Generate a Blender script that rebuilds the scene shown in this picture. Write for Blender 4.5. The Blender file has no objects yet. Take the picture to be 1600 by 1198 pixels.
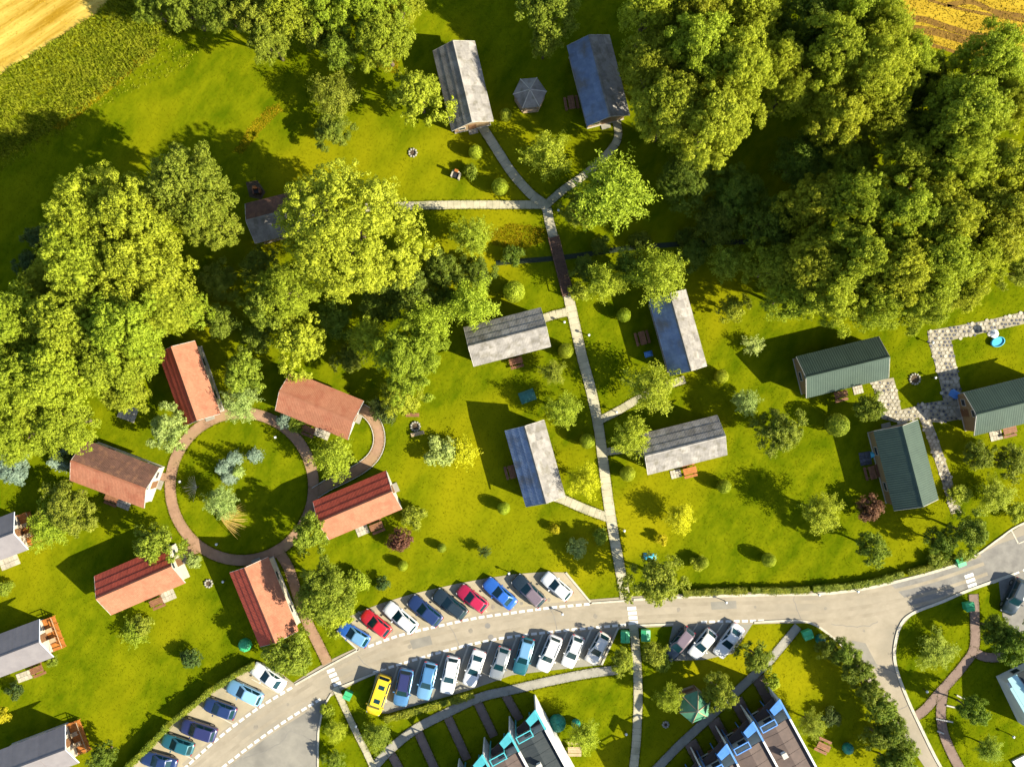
import bpy, math, random
import numpy as np
from mathutils import Vector, Matrix
from mathutils.geometry import tessellate_polygon

# ------------------------------------------------------------------ camera, sky, sun, exposure
sc = bpy.context.scene
CAM_H = 118.0                      # drone height above the lawn, metres
PXM = 13.0                        # photograph pixels per metre on the ground
SUN_AZ = math.radians(-22)        # direction towards the sun in the ground plane (x right, y up the picture)
SUN_EL = math.radians(34)

cam_d = bpy.data.cameras.new('camera'); cam = bpy.data.objects.new('camera', cam_d)
sc.collection.objects.link(cam); sc.camera = cam
cam.location = (0, 0, CAM_H); cam.rotation_euler = (0, 0, 0)
cam_d.sensor_width = 36; cam_d.lens = 18.0 / ((800 / PXM) / CAM_H); cam_d.clip_end = 3000; cam_d.clip_start = 0.5

world = bpy.data.worlds.new('World'); sc.world = world; world.use_nodes = True
wn = world.node_tree.nodes; wl = world.node_tree.links; wn.clear()
sky = wn.new('ShaderNodeTexSky'); sky.sky_type = 'NISHITA'; sky.sun_disc = False
sky.sun_elevation = SUN_EL; sky.sun_rotation = math.pi / 2 - SUN_AZ
bg = wn.new('ShaderNodeBackground'); bg.inputs['Strength'].default_value = 0.09
wo = wn.new('ShaderNodeOutputWorld'); wl.new(sky.outputs[0], bg.inputs[0]); wl.new(bg.outputs[0], wo.inputs[0])

sd = bpy.data.lights.new('sun', 'SUN'); sd.energy = 5.0; sd.angle = math.radians(0.5); sd.color = (1.0, 0.92, 0.74)
sun = bpy.data.objects.new('sun', sd); sc.collection.objects.link(sun)
sdir = Vector((math.cos(SUN_AZ) * math.cos(SUN_EL), math.sin(SUN_AZ) * math.cos(SUN_EL), math.sin(SUN_EL)))
sun.rotation_euler = (-sdir).to_track_quat('-Z', 'Y').to_euler(); sun.location = sdir * 200

vs = sc.view_settings; vs.view_transform = 'Standard'; vs.look = 'None'; vs.gamma = 1.0; vs.use_curve_mapping = False
vs.exposure = 1.8
sc.render.engine = 'CYCLES'
cy = sc.cycles; cy.max_bounces = 6; cy.diffuse_bounces = 4; cy.glossy_bounces = 2; cy.transmission_bounces = 2
cy.transparent_max_bounces = 4; cy.use_denoising = True; cy.caustics_reflective = False; cy.caustics_refractive = False

# ------------------------------------------------------------------ helpers
RND = random.Random(7)
COL = sc.collection

def W(px, py, h=0.0):
    """A point of the place seen at a photograph pixel, standing h metres above the ground."""
    f = (CAM_H - h) / CAM_H
    return Vector(((px - 800) / PXM * f, -(py - 599) / PXM * f, h))

def tag(o, label=None, cat=None, group=None, kind=None):
    if label: o['label'] = label
    if cat: o['category'] = cat
    if group: o['group'] = group
    if kind: o['kind'] = kind
    return o

def empty(name, loc=(0, 0, 0), rz=0.0):
    o = bpy.data.objects.new(name, None); COL.objects.link(o)
    o.empty_display_size = 0.3; o.location = loc; o.rotation_euler = (0, 0, rz); return o

def link(name, me, mat=None, parent=None, M=None):
    o = bpy.data.objects.new(name, me); COL.objects.link(o)
    if mat is not None:
        if len(me.materials) == 0: me.materials.append(mat)
        elif me.materials[0] is not mat:
            o.material_slots[0].link = 'OBJECT'; o.material_slots[0].material = mat
    if parent is not None: o.parent = parent
    if M is not None: o.matrix_local = M
    return o

def np_mesh(name, verts, faces, smooth=False):
    verts = np.asarray(verts, dtype=np.float32); faces = np.asarray(faces, dtype=np.int32)
    me = bpy.data.meshes.new(name); k = faces.shape[1]
    me.vertices.add(len(verts)); me.vertices.foreach_set('co', verts.ravel())
    me.loops.add(faces.size); me.loops.foreach_set('vertex_index', faces.ravel())
    me.polygons.add(len(faces)); me.polygons.foreach_set('loop_start', np.arange(0, faces.size, k, dtype=np.int32))
    me.polygons.foreach_set('loop_total', np.full(len(faces), k, dtype=np.int32))
    if smooth: me.polygons.foreach_set('use_smooth', np.ones(len(faces), dtype=bool))
    me.update(calc_edges=True); return me

class MB:
    def __init__(s): s.v = []; s.f = []
    def add(s, vs_, fs_):
        n = len(s.v); s.v += [tuple(v) for v in vs_]; s.f += [tuple(i + n for i in f) for f in fs_]; return s
    def box(s, c, d, rz=0.0, M=None):
        x, y, z = d[0] / 2, d[1] / 2, d[2] / 2
        p = [Vector((a, b, e)) for a in (-x, x) for b in (-y, y) for e in (-z, z)]
        T = Matrix.Translation(c) @ Matrix.Rotation(rz, 4, 'Z')
        if M is not None: T = M @ T
        return s.add([T @ q for q in p], [(0, 1, 3, 2), (4, 6, 7, 5), (0, 4, 5, 1), (2, 3, 7, 6), (0, 2, 6, 4), (1, 5, 7, 3)])
    def tube(s, pts, radii, n=6, cap=True):
        pts = [Vector(p) for p in pts]; rings = []
        base = len(s.v)
        for i, p in enumerate(pts):
            d = (pts[min(i + 1, len(pts) - 1)] - pts[max(i - 1, 0)]).normalized()
            a = d.orthogonal().normalized(); b = d.cross(a)
            for k in range(n):
                t = 2 * math.pi * k / n; s.v.append(tuple(p + (a * math.cos(t) + b * math.sin(t)) * radii[i]))
        for i in range(len(pts) - 1):
            for k in range(n):
                a0 = base + i * n + k; a1 = base + i * n + (k + 1) % n
                s.f.append((a0, a1, a1 + n, a0 + n))
        if cap:
            s.f.append(tuple(base + k for k in reversed(range(n)))); e = base + (len(pts) - 1) * n
            s.f.append(tuple(e + k for k in range(n)))
        return s
    def lathe(s, prof, n=16, c=(0, 0, 0)):
        base = len(s.v)
        for r, z in prof:
            for k in range(n):
                t = 2 * math.pi * k / n; s.v.append((c[0] + r * math.cos(t), c[1] + r * math.sin(t), c[2] + z))
        for i in range(len(prof) - 1):
            for k in range(n):
                a0 = base + i * n + k; a1 = base + i * n + (k + 1) % n
                s.f.append((a0, a1, a1 + n, a0 + n))
        s.f.append(tuple(base + k for k in reversed(range(n)))); e = base + (len(prof) - 1) * n
        s.f.append(tuple(e + k for k in range(n))); return s
    def prism(s, poly, z0, z1):
        """poly: (x, y) outline, extruded from z0 to z1."""
        n = len(poly); base = len(s.v)
        s.v += [(p[0], p[1], z0) for p in poly] + [(p[0], p[1], z1) for p in poly]
        tri = tessellate_polygon([[Vector((p[0], p[1], 0)) for p in poly]])
        for t in tri:
            a, b, c = [Vector((poly[i][0], poly[i][1], 0)) for i in t]
            t = t if (b - a).cross(c - a).z > 0 else (t[0], t[2], t[1])
            s.f.append(tuple(base + n + i for i in t)); s.f.append(tuple(base + i for i in reversed(t)))
        ar = sum(poly[i][0] * poly[(i + 1) % n][1] - poly[(i + 1) % n][0] * poly[i][1] for i in range(n))
        for i in range(n):
            j = (i + 1) % n
            s.f.append((base + i, base + j, base + n + j, base + n + i) if ar > 0 else (base + j, base + i, base + n + i, base + n + j))
        return s
    def mesh(s, name, smooth=None):
        me = bpy.data.meshes.new(name); me.from_pydata(s.v, [], s.f); me.update()
        if smooth is not None:
            me.polygons.foreach_set('use_smooth', np.ones(len(me.polygons), dtype=bool))
            me.set_sharp_from_angle(angle=math.radians(smooth))
        return me
    def build(s, name, mat, parent=None, M=None, smooth=None):
        return link(name, s.mesh(name, smooth), mat, parent, M)

# occupancy of the ground, so that grass does not grow through paving
GX0, GY0, GR, GW, GH = -80.0, -62.0, 0.2, 800, 620
OCC = np.zeros((GH, GW), dtype=bool)
def mark(poly, arr=None):
    arr = OCC if arr is None else arr
    P = np.array([(p[0], p[1]) for p in poly])
    i0 = max(0, int((P[:, 0].min() - GX0) / GR)); i1 = min(GW, int((P[:, 0].max() - GX0) / GR) + 2)
    j0 = max(0, int((P[:, 1].min() - GY0) / GR)); j1 = min(GH, int((P[:, 1].max() - GY0) / GR) + 2)
    if i1 <= i0 or j1 <= j0: return
    X, Y = np.meshgrid(GX0 + (np.arange(i0, i1) + .5) * GR, GY0 + (np.arange(j0, j1) + .5) * GR)
    ins = np.zeros(X.shape, bool); n = len(P)
    for a in range(n):
        x1, y1 = P[a]; x2, y2 = P[(a + 1) % n]
        if y1 == y2: continue
        ins ^= ((y1 > Y) != (y2 > Y)) & (X < (x2 - x1) * (Y - y1) / (y2 - y1) + x1)
    arr[j0:j1, i0:i1] |= ins
def occupied(x, y, arr=None):
    arr = OCC if arr is None else arr
    i = ((x - GX0) / GR).astype(int); j = ((y - GY0) / GR).astype(int)
    ok = (i >= 0) & (i < GW) & (j >= 0) & (j < GH)
    r = np.zeros(x.shape, bool); r[ok] = arr[j[ok], i[ok]]; return r

def smooth_line(pts, step=0.5):
    P = [Vector((p[0], p[1])) for p in pts]
    out = []
    for i in range(len(P) - 1):
        p0 = P[max(i - 1, 0)]; p1 = P[i]; p2 = P[i + 1]; p3 = P[min(i + 2, len(P) - 1)]
        n = max(1, int((p2 - p1).length / step))
        for k in range(n):
            t = k / n
            out.append(0.5 * ((2 * p1) + (p2 - p0) * t + (2 * p0 - 5 * p1 + 4 * p2 - p3) * t * t + (3 * p1 - p0 - 3 * p2 + p3) * t ** 3))
    out.append(P[-1]); return out
def pxl(pts): return [W(*p) for p in pts]
def offset(line, d):
    r = []
    for i, p in enumerate(line):
        t = (line[min(i + 1, len(line) - 1)] - line[max(i - 1, 0)]).normalized()
        r.append(p + Vector((-t.y, t.x)) * d)
    return r
def ribbon(line, w):
    a = offset(line, w / 2); b = offset(line, -w / 2); return a + b[::-1]
EDGES = []
def ribbon_mesh(name, line, w, z0, z1, mat, parent=None, occ=True):
    a = offset(line, w / 2); b = offset(line, -w / 2); n = len(line); mb = MB()
    for p, q in zip(a, b): mb.v += [(p.x, p.y, z0), (p.x, p.y, z1), (q.x, q.y, z1), (q.x, q.y, z0)]
    for i in range(n - 1):
        k = 4 * i
        for e in range(3): mb.f.append((k + e, k + e + 1, k + e + 5, k + e + 4))
    mb.f += [(3, 2, 1, 0), (4 * n - 4, 4 * n - 3, 4 * n - 2, 4 * n - 1)]
    if occ and ('path' in name or name == 'bedding'): EDGES.extend([offset(line, w / 2), offset(line, -w / 2)])
    if occ: mark(ribbon(line, w + .02))
    return mb.build(name, mat, parent)
def along(line, step):
    """Points every step metres along a line with the direction there."""
    out = []; acc = 0.0
    for a, b in zip(line[:-1], line[1:]):
        d = (b - a).length
        if d == 0: continue
        while acc <= d:
            out.append((a + (b - a) * (acc / d), (b - a) / d)); acc += step
        acc -= d
    return out

# ------------------------------------------------------------------ materials
def srgb(r, g, b):
    f = lambda c: c / 12.92 if c <= .04045 else ((c + .055) / 1.055) ** 2.4
    return (f(r / 255), f(g / 255), f(b / 255))

REFL = .66      # overall reflectance of built and mown surfaces against fresh leaves
def mat(name, c1, c2=None, scale=3.0, rough=.8, detail=4, bump=0.0, bscale=None, metal=0.0, spec=.3, rand=0.0, coat=0.0, c3=None, scale3=.3, stretch=None, trans=0.0, obj=False):
    c1, c2, c3 = [c and tuple(v * REFL for v in c) if trans < .4 and name != 'weed' else c for c in (c1, c2, c3)]
    m = bpy.data.materials.new(name); m.use_nodes = True; nt = m.node_tree; N = nt.nodes; L = nt.links; N.clear()
    out = N.new('ShaderNodeOutputMaterial'); b = N.new('ShaderNodeBsdfPrincipled')
    b.inputs['Roughness'].default_value = rough; b.inputs['Metallic'].default_value = metal
    b.inputs['Specular IOR Level'].default_value = spec
    if coat: b.inputs['Coat Weight'].default_value = coat; b.inputs['Coat Roughness'].default_value = .06
    col = None
    if c2 is not None or bump:
        tc = N.new('ShaderNodeTexCoord')
        vec = tc.outputs['Object']
        if not obj:
            g = N.new('ShaderNodeNewGeometry'); vec = g.outputs['Position']
        if stretch:
            mp = N.new('ShaderNodeMapping'); mp.vector_type = 'TEXTURE'; mp.inputs['Scale'].default_value = [1 / v for v in stretch[:3]]
            if len(stretch) > 3: mp.inputs['Rotation'].default_value = (0, 0, stretch[3])
            L.new(vec, mp.inputs[0]); vec = mp.outputs[0]
    if c2 is not None:
        n1 = N.new('ShaderNodeTexNoise'); n1.inputs['Scale'].default_value = scale; n1.inputs['Detail'].default_value = detail
        n1.inputs['Roughness'].default_value = .65; L.new(vec, n1.inputs['Vector'])
        r = N.new('ShaderNodeValToRGB'); r.color_ramp.elements[0].position = .36; r.color_ramp.elements[1].position = .64
        r.color_ramp.elements[0].color = (*c1, 1); r.color_ramp.elements[1].color = (*c2, 1)
        L.new(n1.outputs['Fac'], r.inputs[0]); col = r.outputs[0]
        if c3 is not None:
            n3 = N.new('ShaderNodeTexNoise'); n3.inputs['Scale'].default_value = scale3; n3.inputs['Detail'].default_value = 3
            L.new(vec, n3.inputs['Vector'])
            r3 = N.new('ShaderNodeValToRGB'); r3.color_ramp.elements[0].position = .5; r3.color_ramp.elements[1].position = .68
            L.new(n3.outputs['Fac'], r3.inputs[0])
            mx = N.new('ShaderNodeMix'); mx.data_type = 'RGBA'; L.new(r3.outputs[0], mx.inputs[0]); L.new(col, mx.inputs[6])
            mx.inputs[7].default_value = (*c3, 1); col = mx.outputs[2]
    if rand:
        oi = N.new('ShaderNodeObjectInfo'); hs = N.new('ShaderNodeHueSaturation')
        mr = N.new('ShaderNodeMapRange'); mr.inputs[3].default_value = 1 - rand; mr.inputs[4].default_value = 1 + rand
        L.new(oi.outputs['Random'], mr.inputs[0]); L.new(mr.outputs[0], hs.inputs['Value'])
        if trans:
            m2 = N.new('ShaderNodeMath'); m2.operation = 'MULTIPLY'; m2.inputs[1].default_value = 7.31; L.new(oi.outputs['Random'], m2.inputs[0])
            m3 = N.new('ShaderNodeMath'); m3.operation = 'FRACT'; L.new(m2.outputs[0], m3.inputs[0])
            m4 = N.new('ShaderNodeMapRange'); m4.inputs[3].default_value = .496; m4.inputs[4].default_value = .522
            L.new(m3.outputs[0], m4.inputs[0]); L.new(m4.outputs[0], hs.inputs['Hue'])
        if col is not None: L.new(col, hs.inputs['Color'])
        else: hs.inputs['Color'].default_value = (*c1, 1)
        col = hs.outputs[0]
    if col is not None: L.new(col, b.inputs['Base Color'])
    else: b.inputs['Base Color'].default_value = (*c1, 1)
    if bump:
        nb = N.new('ShaderNodeTexNoise'); nb.inputs['Scale'].default_value = bscale or scale * 3; nb.inputs['Detail'].default_value = 3
        L.new(vec, nb.inputs['Vector']); bp = N.new('ShaderNodeBump'); bp.inputs['Strength'].default_value = min(1, bump * 4); bp.inputs['Distance'].default_value = bump
        L.new(nb.outputs['Fac'], bp.inputs['Height']); L.new(bp.outputs[0], b.inputs['Normal'])
    surf = b.outputs[0]
    if trans:
        t = N.new('ShaderNodeBsdfTranslucent'); ms = N.new('ShaderNodeMixShader'); ms.inputs[0].default_value = trans
        if col is not None: L.new(col, t.inputs[0])
        else: t.inputs[0].default_value = (*c1, 1)
        L.new(surf, ms.inputs[1]); L.new(t.outputs[0], ms.inputs[2]); surf = ms.outputs[0]
    L.new(surf, out.inputs[0]); return m

M = {}
GRASS1, GRASS2 = (.115, .140, .0018), (.190, .200, .0030)
M['lawn'] = mat('lawn', (.070, .104, .0012), (.158, .178, .0025), scale=.5, detail=11, rough=.95, spec=0, bump=.03, bscale=6, c3=(.228, .215, .0033), scale3=.07, stretch=(1, .5, 1, -.6))
M['tuft'] = mat('lawn_tuft', GRASS1, GRASS2, scale=1.0, rough=.9, spec=0, trans=.3)
M['meadow'] = mat('meadow', (.085, .10, .005), (.17, .17, .010), scale=.8, detail=8, rough=.95, spec=.05, bump=.12, bscale=3)
M['weed'] = mat('weed', (.115, .145, .006), (.225, .24, .013), scale=.6, rough=.9, spec=.05, trans=.25)
M['straw_ground'] = mat('straw_ground', (.30, .17, .012), (.58, .42, .09), scale=.8, detail=7, rough=.95, spec=.05, bump=.1, bscale=4, stretch=(.10, 1.0, 1, math.radians(33)))
M['straw_ground2'] = mat('straw_ground_right', (.27, .17, .012), (.46, .32, .025), scale=.6, detail=6, rough=.95, spec=.05, bump=.1, bscale=4, stretch=(.14, 1.0, 1, math.radians(-9)))
M['straw'] = mat('straw', (.40, .27, .02), (.55, .38, .05), scale=1.0, rough=.9, spec=.05)
M['drygrass'] = mat('dry_grass', (.20, .175, .006), (.40, .30, .012), scale=1.2, rough=.95, spec=.05, bump=.08, bscale=5)
M['asphalt'] = mat('road_asphalt', (.285, .245, .178), (.355, .305, .225), scale=.45, detail=9, rough=.9, spec=.15, bump=.01, bscale=25, c3=(.265, .232, .175), scale3=.16)
M['asphalt_dark'] = mat('dark_grey_asphalt', (.18, .168, .150), (.25, .235, .205), scale=.8, detail=9, rough=.9, spec=.15, bump=.01, bscale=25)
M['asphalt_yard'] = mat('yard_asphalt', (.21, .195, .165), (.27, .25, .205), scale=.5, detail=9, rough=.9, spec=.15, c3=(.16, .15, .13), scale3=.22)
M['parking'] = mat('parking_paving', (.33, .28, .185), (.40, .34, .23), scale=.7, detail=9, rough=.9, spec=.15, c3=(.27, .24, .17), scale3=.25)
M['parking_grey'] = mat('parking_paving_grey', (.225, .215, .18), (.28, .265, .215), scale=.7, detail=9, rough=.9, spec=.15)
M['paint_white'] = mat('road_paint', (.62, .60, .54), (.78, .76, .70), scale=2.5, rough=.7)
M['kerb'] = mat('kerb_concrete', (.42, .38, .29), (.55, .50, .40), scale=1.8, rough=.85)
M['slab'] = mat('path_slab', (.40, .365, .245), (.48, .435, .30), scale=1.2, detail=7, rough=.9, rand=.10, c3=(.30, .28, .17), scale3=.4)
M['path_grey'] = mat('path_grey', (.25, .235, .19), (.33, .31, .25), scale=1.1, detail=8, rough=.9)
M['path_red'] = mat('path_red_pavers', (.25, .145, .085), (.34, .205, .125), scale=.9, detail=8, rough=.9, bump=.01, bscale=18, c3=(.30, .20, .10), scale3=.25)
M['path_brown'] = mat('path_brown_pavers', (.17, .115, .09), (.23, .16, .125), scale=1.1, detail=8, rough=.9)
M['soil'] = mat('soil', (.06, .04, .02), (.11, .075, .04), scale=1.5, rough=.95)
M['wood_dark'] = mat('bridge_wood', (.085, .045, .028), (.14, .075, .045), scale=2.5, rough=.8, rand=.2)
M['wood_brown'] = mat('brown_wood', (.17, .07, .03), (.25, .11, .05), scale=3, rough=.7, rand=.15)
M['wood_orange'] = mat('orange_wood', (.34, .11, .018), (.44, .16, .03), scale=3, rough=.6, rand=.1)
M['wood_pale'] = mat('pale_wood', (.36, .26, .15), (.46, .34, .21), scale=3, rough=.8, rand=.1)
M['stone_pale'] = mat('pale_stone', (.36, .32, .24), (.46, .42, .33), scale=3, rough=.9, rand=.2)
M['stone_grey'] = mat('grey_stone', (.07, .07, .085), (.12, .12, .14), scale=3, rough=.9, rand=.25)
M['cobble_base'] = mat('cobble_joint', (.25, .22, .15), (.33, .29, .2), scale=3, rough=.95)
M['water'] = mat('water', (.012, .022, .012), rough=.45, spec=.12, bump=.02, bscale=6, c2=(.03, .04, .02))
M['roof_grey'] = mat('grey_slate_sheet', (.20, .186, .170), (.30, .278, .25), scale=1.1, detail=9, rough=.85, spec=.25, rand=.19, c3=(.17, .155, .125), scale3=1.4)
M['roof_grey_shade'] = mat('blue_shaded_slate_sheet', (.15, .20, .31), (.23, .29, .40), scale=1.1, detail=9, rough=.8, spec=.3, rand=.13, c3=(.17, .165, .165), scale3=.5)  # grey sheet tinted blue: skylit shade of the left slopes put into the colour
M['roof_red'] = mat('red_roof_sheet', (.31, .115, .07), (.38, .155, .09), scale=1.0, detail=9, rough=.8, spec=.25, rand=.09, c3=(.25, .12, .06), scale3=.5)
M['roof_orange'] = mat('orange_roof_sheet', (.32, .125, .068), (.375, .16, .09), scale=4.0, detail=9, rough=.8, spec=.2, rand=.06, c3=(.31, .11, .06), scale3=.9)
M['roof_brown'] = mat('mossy_brown_roof_sheet', (.10, .052, .036), (.14, .07, .048), scale=1.3, detail=9, rough=.85, spec=.2, rand=.1, c3=(.19, .095, .055), scale3=1.6)
M['roof_red_shade'] = mat('shaded_red_roof_sheet', (.42, .065, .035), (.50, .09, .048), scale=4.0, detail=9, rough=.8, spec=.25, rand=.09)  # deeper red copy for shaded slopes, their shade put into the colour
M['roof_green'] = mat('green_metal_roof', (.040, .066, .048), (.050, .080, .057), scale=.8, detail=7, rough=.6, spec=.25, rand=.05)
M['roof_blue'] = mat('blue_grey_roof', (.175, .160, .165), (.21, .192, .195), scale=.8, detail=8, rough=.75, spec=.3, rand=.05)
M['wall_timber'] = mat('timber_wall', (.26, .17, .08), (.36, .25, .13), scale=2.2, rough=.8, stretch=(1, 1, 8))
M['wall_cream'] = mat('cream_wall', (.55, .48, .36), (.62, .55, .42), scale=1.5, rough=.85)
M['wall_white'] = mat('white_render', (.66, .65, .62), (.74, .73, .70), scale=1.0, rough=.85)
M['trim'] = mat('pale_trim', (.45, .42, .36), (.55, .52, .46), scale=3, rough=.7)
M['glass'] = mat('window_glass', (.03, .04, .05), rough=.08, spec=.6)
M['door'] = mat('door_wood', (.16, .08, .035), (.22, .11, .05), scale=4, rough=.6)
M['metal_dark'] = mat('dark_metal', (.05, .05, .055), rough=.5, metal=.6)
M['metal_light'] = mat('light_metal', (.5, .5, .5), rough=.4, metal=.6)
M['concrete'] = mat('pale_concrete', (.42, .40, .35), (.52, .49, .43), scale=3, rough=.85)
M['turq'] = mat('turquoise_paint', (.06, .36, .40), (.08, .42, .46), scale=2, rough=.5)
M['turq_pale'] = mat('pale_turquoise_paint', (.36, .60, .62), (.42, .66, .68), scale=2, rough=.5)
M['blue'] = mat('blue_paint', (.07, .22, .58), (.09, .26, .64), scale=2, rough=.5)
M['roof_dark'] = mat('dark_roof_felt', (.018, .027, .030), (.03, .038, .040), scale=1.0, rough=.8, stretch=(1, 6, 1, .5))
M['roof_umber'] = mat('umber_roof_felt', (.085, .06, .05), (.115, .08, .065), scale=1.2, rough=.8)
M['bin_green'] = mat('green_bin', (.04, .36, .14), (.06, .44, .18), scale=3, rough=.45)
M['teal'] = mat('teal_plastic', (.01, .16, .12), (.02, .24, .17), scale=2.5, rough=.5)
M['tarp'] = mat('teal_tarp', (.04, .17, .14), (.06, .22, .18), scale=2, rough=.6)
M['plastic_blue'] = mat('blue_plastic', (.05, .38, .55), (.07, .45, .62), scale=2, rough=.4)
M['plastic_white'] = mat('white_plastic', (.7, .72, .74), (.78, .8, .8), scale=2, rough=.4)
M['green_roof_fabric'] = mat('green_pavilion_sheet', (.07, .22, .12), (.10, .28, .16), scale=1.5, rough=.5, spec=.4)
M['tyre'] = mat('tyre', (.02, .02, .02), rough=.9)
M['rim'] = mat('rim', (.45, .45, .46), rough=.35, metal=.8)
M['car_glass'] = mat('car_glass', (.006, .035, .045), rough=.12, spec=.35)
M['lamp_glass'] = mat('headlight_glass', (.30, .31, .32), rough=.2, spec=.4)
M['lamp_red'] = mat('taillight_red', (.35, .02, .02), rough=.2, spec=.5)
# foliage: the leaves' own colours, species by species
def leaf(name, c1, c2, trans=.48, rand=.12, sc_=1.1): M[name] = mat(name, c1, c2, scale=sc_, detail=3, rough=.6, spec=.18, rand=rand, trans=trans)
leaf('leaf_lime', (.225, .262, .012), (.39, .42, .028))
leaf('leaf_wood', (.235, .265, .013), (.42, .435, .030))
leaf('leaf_green', (.165, .205, .013), (.31, .34, .030))
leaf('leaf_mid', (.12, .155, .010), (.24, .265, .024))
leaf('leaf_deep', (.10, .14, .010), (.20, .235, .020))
leaf('leaf_gold', (.38, .355, .008), (.54, .48, .014))
leaf('leaf_silver', (.26, .32, .07), (.42, .47, .13))
leaf('leaf_blue', (.14, .20, .14), (.30, .37, .26))
leaf('leaf_red', (.11, .045, .03), (.19, .08, .05))
leaf('leaf_hedge', (.13, .155, .010), (.27, .275, .022))
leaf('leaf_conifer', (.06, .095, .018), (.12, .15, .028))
M['bark'] = mat('bark', (.10, .07, .045), (.16, .115, .075), scale=4, rough=.9, bump=.03, bscale=10)
M['twig_gold'] = mat('golden_twigs', (.42, .27, .05), (.52, .36, .09), scale=4, rough=.8)
M['twig_pale'] = mat('pale_twigs', (.36, .31, .18), (.46, .40, .25), scale=4, rough=.8)

# ------------------------------------------------------------------ ground
g = MB().add([(-420, -420, 0), (420, -420, 0), (420, 420, 0), (-420, 420, 0)], [(0, 1, 2, 3)]).build('ground', M['lawn'])
tag(g, kind='structure')
def sheet(name, pts, z, m, kind='structure', parent=None, occ=True):
    P = pxl(pts); o = MB().prism([(p.x, p.y) for p in P], z - .03, z).build(name, m, parent)
    if kind and parent is None: tag(o, kind=kind)
    if occ: mark([(p.x, p.y) for p in P])
    return o
FIELD1 = [(-900, -900), (420, -130), (176, -6), (150, 22), (118, 42), (80, 66), (45, 90), (18, 102), (0, 118), (-60, 150), (-900, 620)]
FIELD2 = [(1388, -700), (1382, 0), (1402, 30), (1398, 55), (1440, 72), (1500, 82), (1550, 95), (1600, 104), (1700, 112), (2400, 150), (2400, -700)]
MEADOW = [(-700, 560), (-60, 152), (0, 116), (80, 66), (150, 22), (176, -6), (330, -90), (330, 40), (250, 62), (245, 85), (170, 140), (100, 190), (40, 228), (0, 250), (-60, 285)]
sheet('stubble_field', FIELD1, .012, M['straw_ground'], occ=False)
sheet('stubble_field', FIELD2, .012, M['straw_ground2'], occ=False)
DRY = []
DRY.append([(436, 163), (442, 172), (412, 200), (378, 240), (366, 236), (392, 196), (418, 168)])
DRY.append([(242, 70), (246, 78), (200, 118), (140, 168), (92, 205), (82, 200), (130, 158), (190, 108)])
DRY.append([(770, 360), (800, 348), (860, 358), (868, 372), (820, 388), (770, 384)])
DRY.append([(588, 92), (608, 84), (622, 96), (624, 118), (604, 112), (590, 104)])
sheet('bare_soil_patch', [(384, 285), (402, 282), (415, 300), (408, 312), (390, 308)], .014, M['soil'], occ=False)
# straw windrows left on the right-hand field and furrows between
rr = random.Random(3)
FOCC1 = np.zeros_like(OCC); mark([W(*p) for p in FIELD1], FOCC1)
FOCC2 = np.zeros_like(OCC); mark([W(*p) for p in FIELD2], FOCC2)
MOCC = np.zeros_like(OCC); mark([W(*p) for p in MEADOW], MOCC)
DARK_FURROWS = [[(1408, 32), (1440, 30), (1490, 46), (1540, 58), (1620, 62)], [(1406, 44), (1450, 48), (1510, 64), (1560, 76), (1640, 82)], [(1480, 8), (1520, 4), (1560, 20), (1640, 30)], [(1400, 60), (1440, 66), (1500, 84)], [(1450, 0), (1500, 14), (1560, 26), (1640, 40)]]
soil_field = mat('field_soil', (.13, .065, .006), (.21, .115, .010), scale=.9, rough=.95, bump=.06, bscale=5)
fo = [o for o in bpy.data.objects if o.name.startswith('stubble_field')]
for i, ln in enumerate(DARK_FURROWS):
    ribbon_mesh('furrow', smooth_line(pxl(ln)), [.75, .9, .6, .4, .35][i], -.02, .018, soil_field, fo[1], occ=False)

# creek under the foot bridge
creek = ribbon_mesh('creek', smooth_line(pxl([(1180, 378), (1107, 379), (1040, 383), (980, 388), (882, 402), (800, 409), (775, 411)])), .6, -.02, .022, M['water'])
tag(creek, kind='structure')

# ------------------------------------------------------------------ road, yard, parking
UP = [(150, 1320), (220, 1258), (290, 1198), (342, 1152), (400, 1108), (462, 1070), (512, 1042), (562, 1015), (580, 1008), (625, 992), (692, 976), (750, 964), (800, 957), (860, 949), (922, 943), (980, 939), (1060, 934), (1200, 930), (1275, 929), (1337, 923), (1387, 913), (1450, 897), (1500, 882), (1535, 862), (1562, 842)]
LOW_L = [(190, 1320), (270, 1258), (352, 1195), (400, 1158), (450, 1123), (500, 1092), (530, 1072), (587, 1049), (625, 1037), (700, 1015), (750, 1003), (800, 994), (885, 984), (950, 978), (990, 974), (1100, 971), (1200, 969), (1250, 968), (1275, 975), (1300, 993), (1317, 1008), (1335, 1034), (1350, 1060), (1387, 1112), (1425, 1168), (1446, 1200), (1500, 1290)]
LOW_R = [(1530, 1290), (1472, 1198), (1440, 1135), (1417, 1085), (1402, 1043), (1399, 1015), (1407, 980), (1425, 960), (1475, 940), (1512, 924), (1585, 898), (1660, 868), (1760, 824)]
UP_R = [(1820, 740), (1700, 780), (1600, 818), (1562, 842)]
road_poly = UP + UP_R[::-1][1:] + LOW_R[::-1] + LOW_L[::-1]
road = sheet('road', road_poly, .030, M['asphalt'])
sheet('dark_road_stretch', [(1392, 913), (1450, 898), (1500, 883), (1560, 850), (1700, 800), (1740, 832), (1660, 866), (1585, 896), (1512, 922), (1475, 938), (1430, 956), (1425, 948), (1412, 932)], .034, M['asphalt_dark'])  # darker, greyer stretch of the road
yard = sheet('yard', [(352, 1196), (400, 1159), (450, 1124), (500, 1093), (516, 1086), (506, 1104), (500, 1130), (497, 1160), (497, 1310), (200, 1310)], .028, M['asphalt_yard'])
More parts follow.
